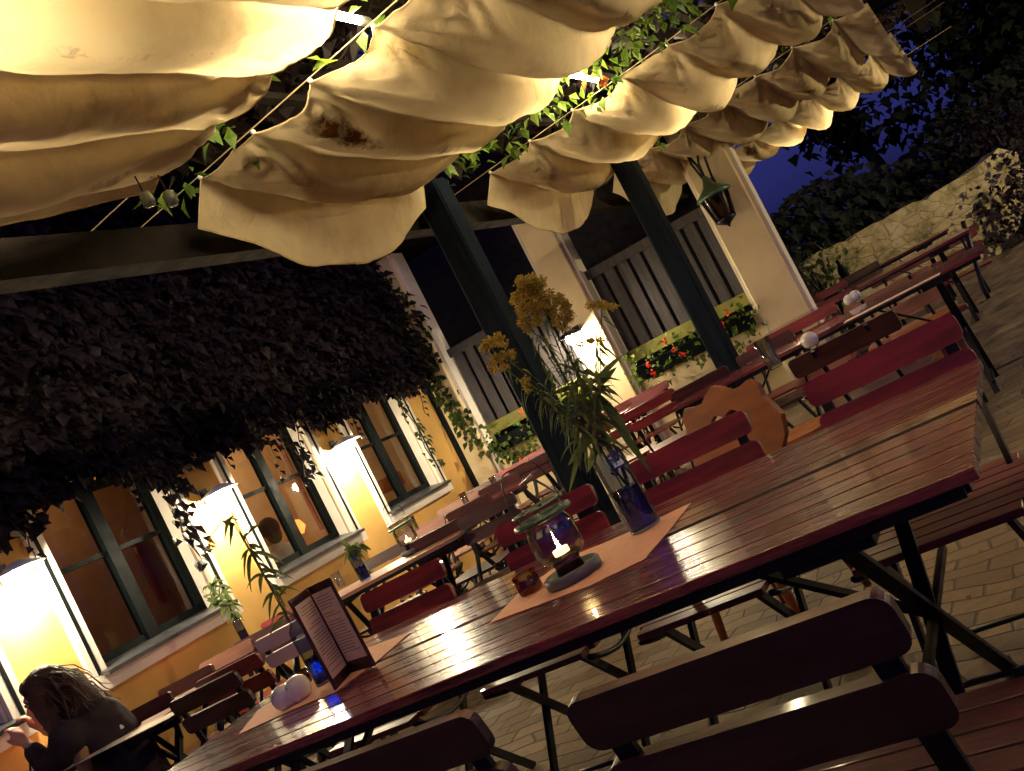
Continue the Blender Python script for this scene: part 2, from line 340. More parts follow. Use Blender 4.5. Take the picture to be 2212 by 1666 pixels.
bwn = nt.nodes.new('ShaderNodeRGBToBW'); nt.links.new(sky.outputs[0], bwn.inputs[0]); nt.links.new(bwn.outputs[0], mixw.inputs[6]); nt.links.new(mixw.outputs[2], bg.inputs[0])
sun_d = bpy.data.lights.new('sun', 'SUN'); sun_d.energy = .10; sun_d.angle = R(60); sun_d.color = (.62, .36, 1)   # dusk sun tinted purple, added as fill for the shadows
sun = bpy.data.objects.new('sun', sun_d); COL.objects.link(sun); sun.rotation_euler = (R(50), 0, R(25))

# ---------------------------------------------------------------- furniture
def slats(b, L, W, n, mid, t, z, gap=.007, rnd=0, x0=0, y0=0):
    # n slats running along x
    tot = W-mid; sw = (tot-gap*(n-1))/n; y = -W/2
    for i in range(n):
        cut = 0
        if rnd: 
            yy = abs(y+sw/2)/(W/2); cut = rnd*(1-math.sqrt(max(0, 1-yy**3)))
        b.box((x0, y0+y+sw/2, z-t/2), (L-2*cut, sw, t), bev=.0012)
        y += sw+gap+(mid if i == n//2-1 else 0)
def xlegs(root, xs, w, h, spread, m='iron', bar=.028, name='leg'):
    for x in xs:
        for sgn in (-1, 1):
            b = MB(); b.bar((x, -sgn*spread, h), (x, sgn*spread, 0), bar, .012, Vector((0, 1, 0)) if False else Vector((1, 0, 0))); b.build(name, m, root)
def gap_fill(t, L, W, n, mid, z, gap=.007):
    b = MB(); b.box((0, 0, z-.0088), (L-.006, W-.006, .016)); b.build('gap_shade_fill', 'gapdark', t)  # flush dark filler, the shade between slats put into its colour
def make_table(name, label, L, W, n=10, mid=.012, h=.75, topmat='table', rot=0, loc=(0, 0, 0), group=None, legs=True, runner=None):
    t = thing(name, label, 'table', loc, rot, group)
    b = MB(); slats(b, L, W, n, mid, .022, h, gap=.010); b.build('tabletop', topmat, t); gap_fill(t, L, W, n, mid, h)
    e = MB()
    for s in (-1, 1): e.box((0, s*(W/2-.014), h-.034), (L-.06, .014, .020))
    for s in (-1, 1): e.box((s*(L/2-.03), 0, h-.034), (.014, W-.06, .020))
    e.build('apron', 'iron', t)
    xs = (-L/2+.28, L/2-.28)
    for x in xs:
        b = MB(); b.box((x, 0, h-.045), (.17 if L > 1.5 else .06, W-.034, .042)); b.build('batten', 'iron', t)
    if legs:
        for x in xs:
            for sg in (-1, 1):
                b = MB(); b.bar((x+.01*sg, -sg*(W/2-.08), h-.06), (x+.01*sg, sg*(W/2-.05), 0), .034, .012); b.build('leg', 'iron', t)
            sx = 1 if x < 0 else -1
            b = MB(); b.bar((x, 0, h*.5), (x+sx*L*.18, 0, h-.06), .03, .012, Vector((0, 1, 0))); b.build('brace', 'iron', t); b = MB(); b.bar((x, -W/2+.06, .06), (x, W/2-.06, .06), .02, .02); b.build('foot_rail', 'iron', t); b = MB(); b.bar((x, -W/2+.07, h*.5), (x, W/2-.07, h*.5), .016, .016); b.build('cross_rail', 'iron', t)
    return t
def make_chair(label, m, w=.42, detail=True):
    t = thing('folding_chair', label, 'chair')
    for k, (z, hh) in enumerate(((.785, .074), (.690, .074))):
        y = -.235+(.82-z)*.16 if False else -.245+(.765-z)*.18
        b = MB(); tilt = Vector((0, .18, -1)).normalized()*-1
        b.prism(rrect(w, hh, .022), (0, y, z), (1, 0, 0), tilt, (0, 1, .18), .018); b.build('back_slat', m, t)
    b = MB(); slats(b, w, .43, 7, 0, .018, .455, rnd=.05, y0=.045); b.build('seat', m, t)
    for sx in (-1, 1):
        x = sx*(w/2-.04)
        b = MB(); b.bar((x, -.2520, .81), (x, -.2120, .585), .03, .010); b.bar((x, -.2120, .595), (x, .24, 0), .014, .026); b.build('leg', 'iron', t)
        x = sx*(w/2-.065)
        b = MB(); b.bar((x, .19, .43), (x, -.24, 0), .014, .026); b.build('leg', 'iron', t)
        b = MB(); pts = [(sx*(w/2-.012), -.16+.40*i/8, .43-.05*math.sin(math.pi*i/8)) for i in range(9)]; b.tube(pts, .009, 6); b.build('seat_rail', 'iron', t)
    for (y, z, ww) in ((.18, .10, w-.08), (-.19, .06, w-.13)):
        b = MB(); b.tube([(-ww/2, y, z), (ww/2, y, z)], .007, 6); b.build('stretcher', 'iron', t)
    return t
PROTO = {}; USED = set()
def chair(x, y, rz, label, m='slat', group='folding slatted garden chairs', z=0, scale=1.0):
    if m not in PROTO: PROTO[m] = make_chair(label, m)
    o = PROTO[m] if m not in USED else copy_tree(PROTO[m]); USED.add(m)
    return put(o, (x, y, z), rz, label, group, scale=scale)
def chair_at(px, py, rz, label, m='slat', zt=.81, **k):      # seat the chair so its back rail stands where it is seen
    p = fz(px, py, zt) if not isinstance(zt, tuple) else fy(px, py, zt[0])
    q = Vector((p.x, p.y, 0))-Matrix.Rotation(rz, 3, 'Z') @ Vector((0, -.255, 0))
    return chair(q.x, q.y, rz, label, m, **k)
FAR, NEAR = RT+math.pi, RT
# main double table and its continuation
c = SN(1.445, 2.045); make_table('slatted_table', 'long dark red slatted table carrying the candle lantern, the menu and the goldenrod bottle', 2.43, .93, mid=.024, loc=c, rot=RT)
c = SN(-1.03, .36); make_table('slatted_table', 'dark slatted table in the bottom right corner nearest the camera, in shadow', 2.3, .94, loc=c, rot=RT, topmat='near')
GM = 'folding chairs drawn up to the long table'
def sn_chair(s_, n_, rz, label, m='slat', **k): q = SN(s_, n_); return chair(q.x, q.y, rz, label, m, group=GM, scale=1.04, **k)
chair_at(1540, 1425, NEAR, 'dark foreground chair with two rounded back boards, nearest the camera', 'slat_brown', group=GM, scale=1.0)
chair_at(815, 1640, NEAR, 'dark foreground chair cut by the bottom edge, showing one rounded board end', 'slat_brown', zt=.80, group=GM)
sn_chair(1.13, 2.60, FAR, 'crimson chair behind the blue bottle, beside the carved orange chair')
sn_chair(.47, 2.47, FAR, 'dusty red chair at the far right end of the long table')
sn_chair(1.74, 2.64, FAR, 'crimson chair seen behind the candle lantern')
sn_chair(2.44, 2.62, FAR, 'red chair behind the long table just right of the open menu')

# ---------------------------------------------------------------- tables and chairs along the house
def table_edge(pa, pb, label, W=.55, z=.75, topmat='table', group=None, n=6, ext=(0, 0)):
    a, b = fz(*pa, z), fz(*pb, z)     # left and right ends of the edge nearest the camera
    d = (b-a); d.z = 0; d.normalize(); a = a-d*ext[0]; b = b+d*ext[1]; L = (b-a).length
    nrm = Vector((-d.y, d.x, 0)); c = (a+b)/2+nrm*W/2
    return make_table('slatted_table', label, L, W, n=n, mid=0, loc=(c.x, c.y, 0), rot=math.atan2(d.y, d.x), topmat=topmat, group=group), c, d
def table_c(px, py, Y, L, W, rz, label, n=6, topmat='table'):
    p = fz(px, py, .75) if Y is None else fy(px, py, Y)
    return make_table('slatted_table', label, L, W, n=n, mid=0, loc=(p.x, p.y, 0), rot=rz, topmat=topmat), p
A165 = RT+R(8)
t1, p1 = table_c(268, 1572, None, 1.25, .72, A165, 'table at the lower left by the house wall where the woman sits', topmat='slat_pink')
t2, p2 = table_c(520, 1398, None, 1.15, .52, A165, 'small table under the first window with a slim blue bottle of wild flowers')
t3, p3 = table_c(835, 1205, 6.0, 1.15, .52, A165+R(8), 'wet shining table under the middle window with a blue bottle on it', topmat='slat_pink')
t4, p4 = table_c(985, 1100, 7.4, 1.2, .5, A165+R(8), 'table by the last window of the house with glasses on it')
t5, p5 = table_c(1115, 1030, 8.6, 1.2, .5, A165, 'farthest table of the house row, by the corner pilaster')
t6, p6 = table_c(1365, 893, 9.2, .75, .5, RT+R(14), 'small table at the foot of the lit porch pillar', n=5)
G2 = 'chairs along the house wall'
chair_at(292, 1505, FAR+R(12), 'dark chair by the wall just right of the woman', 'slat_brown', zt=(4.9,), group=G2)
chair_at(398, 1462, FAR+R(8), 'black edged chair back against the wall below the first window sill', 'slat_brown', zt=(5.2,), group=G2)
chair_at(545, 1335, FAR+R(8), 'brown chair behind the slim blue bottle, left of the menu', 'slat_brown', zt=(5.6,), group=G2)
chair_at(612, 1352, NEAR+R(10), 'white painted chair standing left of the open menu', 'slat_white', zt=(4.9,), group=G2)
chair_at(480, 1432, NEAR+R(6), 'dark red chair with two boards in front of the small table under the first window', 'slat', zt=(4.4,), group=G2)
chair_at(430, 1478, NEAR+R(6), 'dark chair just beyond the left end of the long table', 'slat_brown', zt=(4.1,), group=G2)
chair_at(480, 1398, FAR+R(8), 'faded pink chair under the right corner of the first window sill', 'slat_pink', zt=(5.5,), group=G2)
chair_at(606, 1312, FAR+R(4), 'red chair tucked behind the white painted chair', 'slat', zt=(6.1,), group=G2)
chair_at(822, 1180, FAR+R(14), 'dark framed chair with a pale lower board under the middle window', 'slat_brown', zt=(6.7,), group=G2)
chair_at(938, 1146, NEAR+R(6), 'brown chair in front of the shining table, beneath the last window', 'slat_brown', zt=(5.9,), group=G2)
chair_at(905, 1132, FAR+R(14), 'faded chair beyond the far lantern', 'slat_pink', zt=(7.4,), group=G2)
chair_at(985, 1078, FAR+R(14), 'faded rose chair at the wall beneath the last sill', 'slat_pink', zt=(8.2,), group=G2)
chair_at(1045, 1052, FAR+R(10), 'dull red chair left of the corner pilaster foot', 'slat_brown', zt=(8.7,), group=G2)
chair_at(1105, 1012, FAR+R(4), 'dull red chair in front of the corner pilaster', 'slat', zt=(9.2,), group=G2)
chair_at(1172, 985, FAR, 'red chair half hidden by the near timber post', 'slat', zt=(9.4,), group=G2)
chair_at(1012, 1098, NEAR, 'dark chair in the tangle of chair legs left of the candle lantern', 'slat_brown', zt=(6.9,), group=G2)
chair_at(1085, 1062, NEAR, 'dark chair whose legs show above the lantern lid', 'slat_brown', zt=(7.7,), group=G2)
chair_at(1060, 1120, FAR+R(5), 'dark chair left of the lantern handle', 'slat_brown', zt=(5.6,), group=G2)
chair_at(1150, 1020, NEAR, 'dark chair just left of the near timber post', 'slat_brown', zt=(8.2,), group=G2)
G3 = 'chairs around the porch pillar'
chair_at(1332, 885, FAR+R(10), 'small red chair left of the little table at the lit pillar', 'slat', zt=(9.6,), group=G3)
chair_at(1402, 845, FAR+R(4), 'small red chair right of the lit pillar', 'slat', zt=(9.3,), group=G3)
chair_at(1425, 912, NEAR+R(16), 'red chair with its back to us before the little pillar table', 'slat', zt=(7.2,), group=G3)
chair_at(1322, 925, NEAR+R(16), 'red chair half covered by the flower leaves above the blue bottle', 'slat', zt=(7.6,), group=G3)
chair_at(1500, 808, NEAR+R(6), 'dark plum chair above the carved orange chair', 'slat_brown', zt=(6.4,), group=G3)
# tables to the right
AR = RT+R(3)
t7, p7 = table_c(1790, 752, 5.9, 2.0, .55, AR, 'long table behind the carved chair with an empty beer glass and a round shaker')
t8, p8 = table_c(1885, 655, 8.4, 1.9, .55, AR, 'farther table on the right with two little round shakers')
t9, p9 = table_c(1900, 590, 10.4, 1.6, .55, AR, 'farthest table on the right, before the stone garden wall')
G4 = 'chairs at the right hand tables'
def bench_at(px, py, Y, rz, L, label, m='slat_brown', z=.81):
    p = fy(px, py, Y); q = Vector((p.x, p.y, 0))-Matrix.Rotation(rz, 3, 'Z') @ Vector((0, -.25, 0))
    t = thing('garden_bench', label, 'bench', (q.x, q.y, p.z-.80), rz, 'slatted benches at the right hand tables')
    for zz, h in ((.75, .11), (.60, .09)):
        b = MB(); b.prism(rrect(L, h, .024), (0, -.25+(.75-zz)*.15, zz), (1, 0, 0), Vector((0, -.15, 1)).normalized(), (0, 1, .15), .02); b.build('back_slat', m, t)
    b = MB(); slats(b, L, .36, 4, 0, .02, .45, y0=.02); b.build('seat', m, t)
    for x in (-L/2+.15, L/2-.15):
        b = MB(); b.bar((x, -.27, .80), (x, .2, 0), .02, .03); b.build('leg', 'iron', t)
        b = MB(); b.bar((x, .18, .43), (x, -.22, 0), .02, .03); b.build('leg', 'iron', t)
    b = MB(); b.tube([(-L/2+.15, -.17, .08), (L/2-.15, -.17, .08)], .009, 6); b.build('stretcher', 'iron', t)
    return t
bench_at(1812, 728, 5.0, NEAR, .60, 'nearly black bench with a lit gap between its boards, before the shaker table', 'slat_brown')
chair_at(1660, 715, FAR, 'plum red chair across the shaker table, left of the beer glass', 'slat', zt=(7.0,), group=G4)
chair_at(1745, 688, FAR, 'red chair across the shaker table behind the round shaker', 'slat', zt=(6.8,), group=G4)
chair_at(1650, 748, FAR, 'plum chair beside the foot of the far timber post', 'slat_brown', zt=(6.4,), group=G4)
bench_at(1912, 622, 6.9, NEAR, .66, 'pale pinkish bench with long boards behind the shaker table', 'slat_pink')
bench_at(1955, 655, 7.6, FAR, .55, 'faded rose bench between the pale runner and the orange bench', 'slat_pink')
chair_at(1795, 645, FAR, 'dark red chair before the cream pillar on the right', 'slat', zt=(9.6,), group=G4)
chair_at(1870, 612, FAR, 'dark chair in the row before the stone wall, beside a small dark bottle', 'slat_brown', zt=(9.9,), group=G4)
bench_at(1985, 548, 9.6, FAR, 1.1, 'dark red bench end standing highest against the stone garden wall', 'slat')
def orange_bench():
    a = fz(1938, 718, .48); b_ = fz(2060, 650, .48); c_ = (a+b_)/2; d = (b_-a); L = d.length
    t = thing('pine_bench', 'glowing orange pine bench seat at the right beyond the shaker table', 'bench', (c_.x, c_.y, 0), math.atan2(d.y, d.x))
    b = MB(); b.box((0, 0, .43), (L, .30, .04), bev=.01); b.build('seat', 'orange', t)
    for x in (-L/2+.15, L/2-.15):
        b = MB(); b.box((x, 0, .205), (.04, .26, .41)); b.build('leg', 'orange', t)
orange_bench()
# carved pine chair
def carved_chair():
    p = fy(1497, 935, 3.6); t = thing('carved_chair', 'orange pine chair with a scalloped carved back and a hand hole', 'chair', (p.x, p.y, 0), RT+math.pi-R(22))
    half = [(0, .47), (.035, .452), (.07, .425), (.115, .425), (.155, .435), (.185, .40), (.185, .355), (.205, .315), (.225, .27), (.21, .20), (.165, .14), (.12, .09), (.095, .03), (.10, 0)]
    half = [(x*1.12, y*1.0) for x, y in half]; poly = [(x, y) for x, y in half][::-1]+[(-x, y) for x, y in half[1:]]
    # ring with a heart-shaped hole: bridge outline and hole
    hole = [(x_, y_+.045) for x_, y_ in [(0, .225), (.03, .25), (.06, .27), (.07, .30), (.045, .315), (.015, .305), (0, .29), (-.015, .305), (-.045, .315), (-.07, .30), (-.06, .27), (-.03, .25)]]
    bm = bmesh.new()
    ov = [bm.verts.new((x, 0, y)) for x, y in poly]; hv = [bm.verts.new((x, 0, y)) for x, y in hole]
    es = [bm.edges.new((ov[i], ov[(i+1) % len(ov)])) for i in range(len(ov))]+[bm.edges.new((hv[i], hv[(i+1) % len(hv)])) for i in range(len(hv))]
    r = bmesh.ops.triangle_fill(bm, edges=es, use_beauty=True)
    ex = bmesh.ops.extrude_face_region(bm, geom=bm.faces[:]); bmesh.ops.translate(bm, verts=[v for v in ex['geom'] if isinstance(v, bmesh.types.BMVert)], vec=(0, .028, 0))
    bmesh.ops.recalc_face_normals(bm, faces=bm.faces)
    rot = Matrix.Translation((0, -.17, .44)) @ Matrix.Rotation(R(9), 4, 'X'); bmesh.ops.transform(bm, matrix=rot, verts=bm.verts)
    me = bpy.data.meshes.new('backrest'); bm.to_mesh(me); bm.free(); me.materials.append(MT['orange'])
    o = bpy.data.objects.new('backrest', me); COL.objects.link(o); o.parent = t
    b = MB(); b.prism([(-.2, -.2), (.2, -.2), (.225, .02), (.19, .21), (-.19, .21), (-.225, .02)], (0, 0, .44), (1, 0, 0), (0, 1, 0), (0, 0, 1), .035); b.build('seat', 'orange', t)
    for x, y in ((-.15, -.15), (.15, -.15), (-.15, .15), (.15, .15)):
        b = MB(); b.tube([(x, y, .43), (x*1.35, y*1.35, 0)], [.022, .015], 8); b.build('leg', 'orange', t)
carved_chair()
def wood_seat():
    p = fz(1712, 938, .45); t = thing('pine_stool', 'orange pine stool seat right of the carved chair', 'stool', (p.x, p.y, 0), RT)
    b = MB(); b.prism(rrect(.38, .34, .08), (0, 0, .435), (1, 0, 0), (0, 1, 0), (0, 0, 1), .03); b.build('seat', 'orange', t)
    for x, y in ((-.13, -.12), (.13, -.12), (-.13, .12), (.13, .12)):
        b = MB(); b.tube([(x, y, .43), (x*1.3, y*1.3, 0)], [.02, .014], 8); b.build('leg', 'orange', t)
wood_seat()

# ---------------------------------------------------------------- the house
WO = Vector((-3.039, 5.9, 0)); WD = Vector((.4051, .9143, 0)).normalized(); WN = Vector((WD.y, -WD.x, 0))   # along wall, outward normal
HM = Matrix.Translation(WO) @ Matrix((WD, -WN, Vector((0, 0, 1)))).transposed().to_4x4()    # x along wall, y into the house, z up
PER, WW, Z0, Z1, TEND = 1.773, 1.10, .93, 2.12, 5.5
def hp(px, py, y):         # point of the taproom, y metres inside the wall, on a sight line
    inv = HM.inverted(); a = inv @ Vector((0, 0, HC)); d = inv.to_3x3() @ ray(BW, px, py); return a+d*((y-a.y)/d.y)
def house():
    t = thing('tavern_house', 'ochre stuccoed tavern with lit windows behind the tables', 'building', frame=HM)
    b = MB(); T0 = -4.5; ext = .06
    wins = [(i*PER, i*PER+WW) for i in range(-2, 3)]
    th = .24; zt = 4.6; zb = -.6
    b.box(((T0+TEND)/2, th/2, (zb+Z0)/2), (TEND-T0, th, Z0-zb)); b.box(((T0+TEND)/2, th/2, (Z1+zt)/2), (TEND-T0, th, zt-Z1))
    xs = [T0]+[v for a, c_ in wins for v in (a, c_)]+[TEND]
    for i in range(0, len(xs), 2): b.box(((xs[i]+xs[i+1])/2, th/2, (Z0+Z1)/2), (xs[i+1]-xs[i], th, Z1-Z0))
    b.build('wall', 'stucco', t)
    b = MB(); b.box((TEND-.11, -.012, 2.0), (.22, .024, 5.2)); b.build('corner_strip', 'frame', t)
    for k, (a, c_) in enumerate(wins[1:]):
        f = MB(); bw = .12
        f.box((a-bw/2, -.018, (Z0+Z1)/2), (bw, .036, Z1-Z0+.02)); f.box((c_+bw/2, -.018, (Z0+Z1)/2), (bw, .036, Z1-Z0+.02)); f.box(((a+c_)/2, -.019, Z1+.065), (c_-a+2*bw, .038, .11))
        f.box(((a+c_)/2, -.03, Z0-.055), (c_-a+2*bw, .06, .09))
        for x in (a+.012, c_-.012): f.box((x, .085, (Z0+Z1)/2), (.02, .16, Z1-Z0-.01))
        surround = f.build('surround', 'white', t)
        f = MB(); y = .13; fw = .06
        x0, x1 = a+.024, c_-.024
        f.box((x0+fw/2, y, (Z0+Z1)/2), (fw, .06, Z1-Z0-.01)); f.box((x1-fw/2, y, (Z0+Z1)/2), (fw, .06, Z1-Z0-.01)); xm = (x0+x1)/2
        f.box((xm, y-.004, (Z0+Z1)/2), (.10, .07, Z1-Z0-.012)); f.box(((x0+x1)/2, y+.001, Z0+.05), (x1-x0-.002, .062, .09)); f.box(((x0+x1)/2, y+.001, Z1-.035), (x1-x0-.002, .062, .06))
        for xa, xb in ((x0+fw, xm-.05), (xm+.05, x1-fw)): f.box(((xa+xb)/2, y, 1.62), (xb-xa, .05, .032))
        for x in (a-.062, c_+.062): f.box((x, -.0375, (Z0+Z1)/2), (.028, .004, Z1-Z0))  # dark strips painted in for the shaded groove of the surround
        fr = f.build('window_frame', 'frame', t)
        for xa, xb in ((x0+fw, xm-.05), (xm+.05, x1-fw)):
            for za, zb_ in ((Z0+.095, 1.604), (1.636, Z1-.065)):
                g = MB(); g.add([(xa, y+.004, za), (xb, y+.004, za), (xb, y+.004, zb_), (xa, y+.004, zb_)], [(0, 1, 2, 3)]); g.build('pane', 'clear', fr)
        s_ = MB(); s_.add([(a-.06, -.11, Z0+.005), (c_+.06, -.11, Z0+.005), (c_+.06, .10, Z0+.045), (a-.06, .10, Z0+.045), (a-.06, -.11, Z0-.02), (c_+.06, -.11, Z0-.02), (c_+.06, .10, Z0-.02), (a-.06, .10, Z0-.02)], [(0, 1, 2, 3), (7, 6, 5, 4), (0, 4, 5, 1), (1, 5, 6, 2), (2, 6, 7, 3), (3, 7, 4, 0)])
        s_.build('window_sill', 'sill', t)
    # the taproom seen through the panes
    b = MB(); b.box(((T0+TEND)/2, 2.9, 1.5), (TEND-T0, .1, 4.4)); b.box(((T0+TEND)/2, 1.6, 2.75), (TEND-T0, 2.6, .08)); b.box(((T0+TEND)/2, 1.6, -.05), (TEND-T0, 2.6, .1)); b.build('taproom_wall', 'room', t)
    b = MB()
    for x in (-.9, 1.55, 3.45, 5.35): b.box((x, 1.5, 1.35), (.07, 2.5, 2.68))
    b.build('partition', 'room', t)
    b = MB()
    for x, w_, z0, z1 in ((-.2, 1.5, 0, 2.7), (1.0, .8, 0, 1.9), (2.1, .5, 1.75, 2.6), (3.0, .34, .3, 2.6), (4.0, .25, .3, 1.2), (4.9, .5, .3, 1.3)): b.box((x, 2.6, (z0+z1)/2), (w_, .06, z1-z0))
    b.build('panelling', 'roomred', t)
    for px, py, w_, h_, yy, m_ in ((330, 1230, .16, .55, .9, 'curtain'), (375, 1190, .10, .9, .5, 'slat_pink'), (345, 1150, .5, .5, 1.4, 'roomred'), (245, 1190, .05, .9, .4, 'orange'), (628, 1085, .26, .62, 1.0, 'curtain'), (600, 1000, .35, .35, 1.0, 'roomred'), (655, 1050, .10, .9, .5, 'slat_pink'), (515, 1010, .6, .3, 1.6, 'roomred'), (846, 1042, .45, .16, .7, 'curtain'), (905, 1000, .10, .8, .5, 'slat_pink'), (800, 960, .3, .4, 1.2, 'white')):
        q_ = hp(px, py, yy); b = MB(); b.box((q_.x, yy, q_.z), (w_, .04, h_), bev=.004); b.build('curtain', m_, t)
    for x, zz in ((.95, 2.45), (2.3, 2.25), (4.4, 2.25), (3.0, 2.3)):
        b = MB(); b.lathe([(.0, .02), (.06, 0), (.13, -.12), (.13, -.125), (.0, -.06)], (x, 1.8, zz), 16); b.build('pendant_lamp', 'roomlamp' if x > 1 else 'roomdim', t)
    # eaves and roof slab
    b = MB(); b.box(((T0+TEND)/2, .3, 4.7), (TEND-T0+.6, 1.8, .16)); b.build('roof', 'beam', t)
    return t
house()
def lantern_lamp(pt, label, gm='globe', frame=HM, lit=True, r=.066):
    t = thing('wall_lamp', label, 'lamp', pt, frame=frame, group='lit wall lamps of the tavern')
    b = MB(); b.box((0, -.012, .02), (.07, .02, .12)); b.tube([(0, -.02, .03), (0, -.07, .045), (0, -.12, .02)], .008, 6); b.build('bracket', 'iron', t)
    b = MB(); b.lathe([(.001, .045), (.05, .035), (.12, .004), (.15, -.012), (.148, -.016), (.10, -.002), (.001, .02)], (0, -.155, .012), 24); b.build('lamp_shade', 'white_metal', t)
    b = MB(); b.ball((0, -.155, -.034), r, 8, (1, 1, .8)); b.build('bulb', gm, t)
for i, lb in enumerate(('blazing wall lamp at the left edge of the picture', 'blazing wall lamp between the first and middle windows', 'blazing wall lamp between the middle and last windows')):
    lantern_lamp(((i-.19)*PER, 0, 1.70), lb)

# ---------------------------------------------------------------- porch with balustrade, seen beyond the corner
PO = WO+WD*(TEND+.05); PD = Vector((math.cos(R(-24)), math.sin(R(-24)), 0)); PNn = Vector((PD.y, -PD.x, 0))
PM = Matrix.Translation(PO) @ Matrix((PD, -PNn, Vector((0, 0, 1)))).transposed().to_4x4()
PX = [.12, 1.98, 3.87]
def pillar(x, w_, label, y=0.0, h=3.3):
    t = thing('porch_pillar', label, 'pillar', (x, y, 0), frame=PM)
    b = MB(); b.box((0, .0, h/2-.25), (w_, w_, h+.5), bev=.012); b.build('shaft', 'cream', t)
    b = MB(); b.box((0, -.01, h+.06), (w_+.05, w_+.05, .12), bev=.01); b.build('capital', 'cream', t)
    b = MB(); b.box((-w_*.5-.02, -.0, h/2-.25), (.04, w_*.7, h+.4)); b.box((w_*.5+.02, 0, h/2-.25), (.04, w_*.7, h+.4)); b.build('corner_strip', 'white', t)
pillar(PX[0], .34, 'cream corner pilaster hung with creeper', h=4.4); pillar(PX[1], .36, 'cream porch pillar lit white by its lamp'); pillar(PX[2], .42, 'cream and ochre porch pillar on the right carrying an unlit iron lantern', y=-.05)
def parapet(x0, x1, label):
    t = thing('parapet_wall', label, 'wall', ((x0+x1)/2, .06, 0), frame=PM)
    b = MB(); b.box((0, 0, .22), (x1-x0, .2, 1.64)); b.build('wall_face', 'cream', t)
    b = MB(); b.box((0, -.02, 1.06), (x1-x0-.01, .26, .05)); b.build('coping', 'cream', t)
def balustrade(x0, x1, label):
    t = thing('board_balustrade', label, 'balustrade', ((x0+x1)/2, .06, 0), frame=PM); L = x1-x0
    b = MB(); b.box((0, -.03, 1.22), (L, .05, .13), bev=.006); b.build('bottom_rail', 'rail', t)
    b = MB(); b.box((0, -.03, 2.2), (L, .06, .10), bev=.006); b.build('top_rail', 'board', t)
    n = int(L/.155)
    for i in range(n):
        x = -L/2+(i+.5)*L/n; b = MB(); b.box((x, 0, 1.71), (L/n-.042, .022, .95)); b.build('board', 'board', t)
parapet(PX[0]+.21, PX[1]-.22, 'cream plaster parapet left of the lit porch pillar'); parapet(PX[1]+.22, PX[2]-.25, 'cream plaster parapet between lit pillar and right pillar')
balustrade(PX[0]+.21, PX[1]-.22, 'upright board balustrade left of the lit pillar'); balustrade(PX[1]+.22, PX[2]-.25, 'upright board balustrade right of the lit pillar with yellow green rail')
def porch_back():
    t = thing('porch_building', 'dark recess and roof of the porch behind the board balustrades', 'building', frame=PM)
    b = MB(); b.box((1.35, 2.2, 2.2), (5.0, .2, 5.6)); b.build('back_wall', 'dark', t)
    b = MB(); b.box((1.9, .25, 3.62), (4.3, .9, .24)); b.build('lintel', 'beam', t)
porch_back()
def porch_lamp():
    t = thing('wall_lamp', 'blazing lamp on the porch pillar beside the goldenrod', 'lamp', (PX[1]-.08, -.19, 1.70), frame=PM, group='lit wall lamps of the tavern')
    b = MB(); b.box((0, -.002, .02), (.07, .02, .12)); b.tube([(0, 0, .03), (-.02, -.06, .045), (-.04, -.10, .02)], .008, 6); b.build('bracket', 'iron', t)
    b = MB(); b.lathe([(.001, .045), (.05, .035), (.12, .004), (.14, -.012), (.138, -.016), (.10, -.002), (.001, .02)], (-.05, -.13, .02), 24); b.build('lamp_shade', 'iron', t)
    b = MB(); b.ball((-.05, -.13, -.028), .06, 8); b.build('bulb', 'globe', t)
porch_lamp()
def iron_lantern():
    t = thing('iron_lantern', 'unlit wrought iron lantern hanging on the right porch pillar', 'lamp', (PX[2]-.04, -.50, 2.18), frame=PM)
    b = MB()
    for sx in (-1, 1): b.tube([(sx*.02, .2, .10), (sx*.07, .12, .42), (sx*.05, .02, .50), (sx*.01, 0, .36), (0, 0, .22)], .013, 6)
    b.box((0, .215, .1), (.09, .02, .25)); b.build('bracket', 'iron', t)
    b = MB(); b.lathe([(.001, .26), (.03, .22), (.06, .14), (.17, .06), (.18, .03), (.001, .03)], (0, 0, 0), 8); b.build('hat', 'lid', t)
    b = MB(); b.lathe([(.13, .03), (.09, -.20), (.001, -.22)], (0, 0, 0), 6); b.build('glass', 'smoky', t)
    b = MB()
    for k in range(6):
        a = math.pi*k/3; b.bar((.135*math.cos(a), .135*math.sin(a), .03), (.095*math.cos(a), .095*math.sin(a), -.21), .014, .014)
    b.lathe([(.10, -.20), (.105, -.22), (.02, -.27), (.001, -.30)], (0, 0, 0), 6); b.build('cage', 'iron', t)
iron_lantern()

